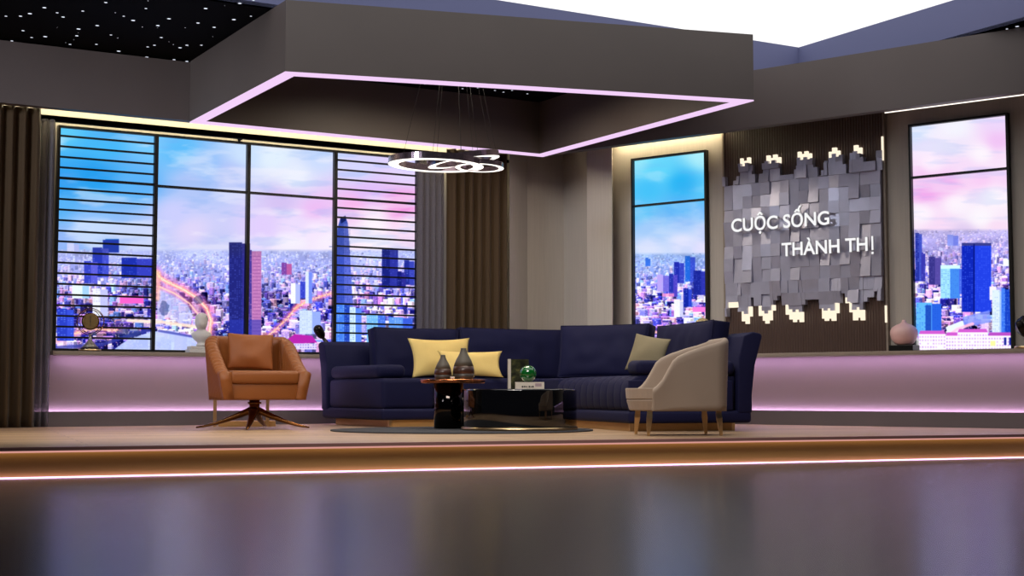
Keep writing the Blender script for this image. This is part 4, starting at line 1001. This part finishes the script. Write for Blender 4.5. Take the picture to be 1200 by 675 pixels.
obj('wire_ring', bm, M['bronze'], ck, smooth=True)
bm = NB(); box(bm, -.003, .003, -.0175, -.0165, Zc-.01, Zc+.050, Mc); box(bm, -.002, .002, -.0175, -.0165, Zc-.045, Zc+.01, Mc); obj('hand', bm, M['ink'], ck)
# bust on a white block
P, a = on(L, 236, .10)
Mq = Matrix.Translation(P) @ Matrix.Rotation(a, 4, 'Z')
bm = NB(); rbox(bm, -.14, .11, -.075, .075, 0, .035, .006, Mq); rbox(bm, -.125, .10, -.070, .07, .0355, .066, .006, Mq)
tag(obj('plinth_block', bm, M['plaster'], smooth=False), 'low stepped white block under the plaster bust', 'plinth')
Mq = Matrix.Translation(P+Vector((0, 0, .0665))) @ Matrix.Rotation(a-.5, 4, 'Z') @ Matrix.Translation((-.0, 0, 0))
bm = NB()
prof = [(.0, .052, .050, 0, 0), (.012, .055, .052, 0, 0), (.022, .042, .038, 0, 0), (.036, .036, .032, 0, 0), (.050, .056, .042, 0, 0), (.072, .082, .056, 0, 0), (.098, .098, .064, 0, 0), (.122, .100, .062, 0, .002), (.140, .082, .054, 0, .004), (.152, .054, .046, 0, .002),
        (.164, .040, .040, 0, -.004), (.174, .041, .046, 0, -.010), (.186, .048, .056, .0, -.016), (.202, .055, .064, 0, -.018), (.218, .059, .068, 0, -.016), (.236, .061, .070, 0, -.013), (.256, .063, .073, 0, -.009), (.278, .064, .074, 0, -.006), (.298, .060, .070, 0, -.004), (.316, .046, .054, 0, -.002), (.328, .024, .028, 0, 0), (.332, .008, .010, 0, 0)]
rings = []; n = 32
for z, rx, ry, cx, cy in prof:
    rg = []
    for k in range(n):
        t = 2*PI*k/n; x = math.cos(t); y = math.sin(t); q = 1.
        if z > .262: q += .08*math.sin(7*t+z*160)*(1 if y > -.55 else .35)         # hair
        if .18 < z < .29:
            f_ = math.exp(-((t-1.5*PI)/.20)**2)
            q += (.20*math.exp(-((z-.230)/.016)**2) + .07*math.exp(-((z-.200)/.008)**2) + .05*math.exp(-((z-.180)/.010)**2))*f_
            for s_ in (-1, 1): q -= .10*math.exp(-((t-1.5*PI-s_*.42)/.16)**2)*math.exp(-((z-.245)/.012)**2); q += .10*math.exp(-((t-1.5*PI-s_*1.55)/.13)**2)*math.exp(-((z-.232)/.016)**2)
        rg.append(bm.verts.new(Mq @ Vector((cx+rx*x*q, cy+ry*y*q, z))))
    rings.append(rg)
for r0, r1 in zip(rings, rings[1:]):
    for k in range(n): bm.faces.new((r0[k], r0[(k+1) % n], r1[(k+1) % n], r1[k]))
bm.faces.new(rings[0][::-1]); bm.faces.new(rings[-1])
tag(obj('bust_statue', bm, M['plaster'], smooth=True, sub=1), 'white plaster bust with curly hair, on the sill behind the orange armchair', 'statue')
# black leaning sculpture
P, a = on(L, 381, .10)
sc_ = empty('sculpture', P, 'black leaning seed-shaped sculpture on the sill above the sofa end', 'ornament'); e_ = Vector((L.e[0], L.e[1], 0))
bm = NB(); tube(bm, [P+Vector((0, 0, .0))+e_*.06, P+e_*.055+Vector((0, 0, .05)), P+e_*.03+Vector((0, 0, .11)), P-e_*.02+Vector((0, 0, .17))], [.05, .040, .026, .016], 14); obj('stem', bm, M['blk'], sc_, smooth=True)
bm = NB(); q0 = P-e_*.02+Vector((0, 0, .168)); q1 = P-e_*.105+Vector((0, 0, .300)); tube(bm, [q0.lerp(q1, t) for t in (0, .1, .25, .45, .65, .82, .93, 1)], [.012, .030, .043, .048, .050, .046, .034, .012], 20); obj('head', bm, M['blkbrz'], sc_, smooth=True)
# pale gold shell disc behind the sofa
P, a = on(R, 823.5, .08)
sh = empty('shell_ornament', P, 'pale gold ribbed disc ornament just showing over the sofa cushions', 'ornament'); Mh = Matrix.Translation(P) @ Matrix.Rotation(R.a+.4, 4, 'Z')
bm = NB(); lathe(bm, [(.06, 0), (.06, .015), (.02, .03), (.015, .215)], P, 28); obj('stand', bm, M['gold'], sh, smooth=True)
bm = NB(); n = 64; Mz = Mh @ Matrix.Translation((0, 0, .296)) @ Matrix.Rotation(PI/2, 4, 'X')
fr_, bk_ = [], []
for r in (.004, .03, .06, .085):
    fr_.append([bm.verts.new(Mz @ Vector((r*math.cos(2*PI*k/n)*(1+.03*math.cos(16*2*PI*k/n)), r*math.sin(2*PI*k/n)*(1+.03*math.cos(16*2*PI*k/n)), .018*(1-(r/.09)**2)+.004+.004*math.cos(16*2*PI*k/n)*r/.085))) for k in range(n)])
    bk_.append([bm.verts.new(Mz @ Vector((r*math.cos(2*PI*k/n), r*math.sin(2*PI*k/n), -.018*(1-(r/.09)**2)-.004))) for k in range(n)])
for S_ in (fr_, bk_):
    for r0, r1 in zip(S_, S_[1:]):
        for k in range(n): bm.faces.new((r0[k], r0[(k+1) % n], r1[(k+1) % n], r1[k]))
    bm.faces.new(S_[0])
for k in range(n): bm.faces.new((fr_[-1][k], fr_[-1][(k+1) % n], bk_[-1][(k+1) % n], bk_[-1][k]))
obj('disc', bm, M['shell'], sh, smooth=True)
# pink bulb vase on a black stand
P, a = on(R, 1059.5, .10)
bm = NB(); Mv = Matrix.Translation(P) @ Matrix.Rotation(a, 4, 'Z'); rbox(bm, -.118, .118, -.08, .08, 0, .054, .004, Mv, 2); tag(obj('vase_stand', bm, M['blk']), 'low black block under the pale pink bulb vase', 'stand')
bm = NB(); lathe(bm, [(.055, 0), (.085, .015), (.115, .055), (.128, .10), (.126, .135), (.108, .168), (.070, .192), (.035, .205), (.020, .220), (.015, .238), (.009, .238), (.008, .215)], P+Vector((0, 0, .0545)), 56)
tag(obj('bulb_vase', bm, M['pinkv'], smooth=True), 'pale pink bulb-shaped vase with a tiny neck, on the black block', 'vase')
# dark ornament at the far end of the right sill
P, a = on(R, 1203, .08)
do = empty('orb_sculpture', P, 'black knotted orb on a brass plate beside the pink-sky window', 'ornament')
bm = NB(); lathe(bm, [(.105, 0), (.107, .012), (.10, .022)], P, 36); obj('plate', bm, M['gold'], do)
bm = NB(); tube(bm, [P+Vector((0, 0, .02)), P+Vector((.01, 0, .06)), P+Vector((0, 0, .125))], [.022, .014, .02], 12); obj('stem', bm, M['blkbrz'], do, smooth=True)
bm = NB(); b2 = bmesh.new(); bmesh.ops.create_uvsphere(b2, u_segments=32, v_segments=20, radius=.092)
for v in b2.verts: v.co *= 1+.09*math.sin(v.co.x*70+v.co.z*40)*math.cos(v.co.y*60)
b2.transform(Matrix.Translation(P+Vector((0, 0, .20)))); append(bm, b2); obj('orb', bm, M['blkbrz'], do, smooth=True)

# ================================================================== CHANDELIER
def pxp(px, py, dep): d = ray(px, py); t = dep/d[1]; return Vector((d[0]*t, dep, CAMZ+d[2]*t))
cb = pxp(530, 190, 13.0)
cd = empty('ring_chandelier', (cb.x, cb.y, 3.48), 'chrome chandelier of three interlocked lit rings hung on thin wires', 'chandelier')
rings_ = [((511, 190.3, 13.0), .440, .345, 1.6, 0.6, .06), ((543, 186.5, 13.05), .335, .265, -9.0, 3.0, .055), ((562, 194.0, 13.05), .225, .180, 1.5, -1.5, .045)]
for (q, ro, ri, roll, tilt, h) in rings_:
    c_ = pxp(*q); Mx = Matrix.Translation(c_) @ Matrix.Rotation(math.radians(roll), 4, 'Y') @ Matrix.Rotation(math.radians(tilt), 4, 'X')
    bm = NB(); torus_band(bm, c_, ro, ri, h, Mx, 80); rg = obj('ring', bm, [M['chrome'], M['lampled']], cd)
    for p_ in rg.data.polygons: p_.use_smooth = False
    for k in range(3):
        aa = 2*PI*k/3+.5; p0 = Mx @ Vector((.5*(ro+ri)*math.cos(aa), .5*(ro+ri)*math.sin(aa), h/2))
        bm = NB(); tube(bm, [p0, Vector((cb.x+(p0.x-cb.x)*.5, cb.y+(p0.y-cb.y)*.5, 3.465))], .0016, 6); obj('wire', bm, M['blk'], cd)
bm = NB(); lathe(bm, [(.30, 3.462), (.30, 3.482)], (cb.x, cb.y, 0), 48); obj('ceiling_plate', bm, M['blk'], cd)

# ================================================================== LIGHT
def area(name, loc, target, sx, sy, energy, col, spread=180):
    l_ = bpy.data.lights.new(name, 'AREA'); l_.shape = 'RECTANGLE'; l_.size = sx; l_.size_y = sy; l_.energy = energy; l_.color = col; l_.spread = math.radians(spread)
    o = bpy.data.objects.new(name, l_); COL.objects.link(o); o.location = loc
    d = Vector(target)-Vector(loc); o.rotation_euler = d.to_track_quat('-Z', 'Y').to_euler(); return o
def spot(name, loc, target, energy, col, deg, blend=.6, r=.15):
    l_ = bpy.data.lights.new(name, 'SPOT'); l_.energy = energy; l_.color = col; l_.spot_size = math.radians(deg); l_.spot_blend = blend; l_.shadow_soft_size = r
    o = bpy.data.objects.new(name, l_); COL.objects.link(o); o.location = loc
    d = Vector(target)-Vector(loc); o.rotation_euler = d.to_track_quat('-Z', 'Y').to_euler(); return o
WARM = (1, .86, .68)
area('studio_softbox', (-1.0, 6.5, 4.6), (0, 13.5, .8), 3.0, 1.2, 95, (1, .92, .86), 100)
area('fill_softbox', (-6.5, 7.0, 3.6), (-3.2, 12.8, 3.5), 1.5, 1.0, 60, (.86, .90, 1), 60)
spot('key_spot', (-3.2, 8.2, 3.9), (-.3, 13.6, .5), 260, WARM, 30)
spot('chair_spot', (.5, 8.0, 4.0), (-2.3, 12.6, .5), 110, WARM, 24)
area('bulkhead_downlight', (-.3, 13.0, 3.46), (-.3, 13.2, 0), 1.6, 1.0, 90, WARM, 160)
spot('floor_spot', (-3.3, 9.6, 3.45), (-3.2, 10.9, 0), 300, WARM, 80, 1.)
spot('floor_spot', (2.9, 11.6, 3.45), (2.5, 11.8, 0), 25, WARM, 80, 1.)
spot('floor_spot', (-.6, 9.4, 3.45), (-.5, 10.4, 0), 85, WARM, 80, 1.)
spot('wall_spot', (.4, 13.4, 3.42), (.9, 16, 1.5), 35, (1, .92, .82), 60, 1.)
w = bpy.data.worlds.new('studio_dark'); SC.world = w; w.use_nodes = True
w.node_tree.nodes['Background'].inputs[0].default_value = (.5, .55, .8, 1); w.node_tree.nodes['Background'].inputs[1].default_value = .025

vs = SC.view_settings
vs.view_transform = 'Standard'; vs.look = 'None'; vs.exposure = 0; vs.gamma = 1; vs.use_curve_mapping = False
SC.cycles.max_bounces = 8; SC.cycles.use_denoising = True
SC.cycles.sample_clamp_indirect = 4.0
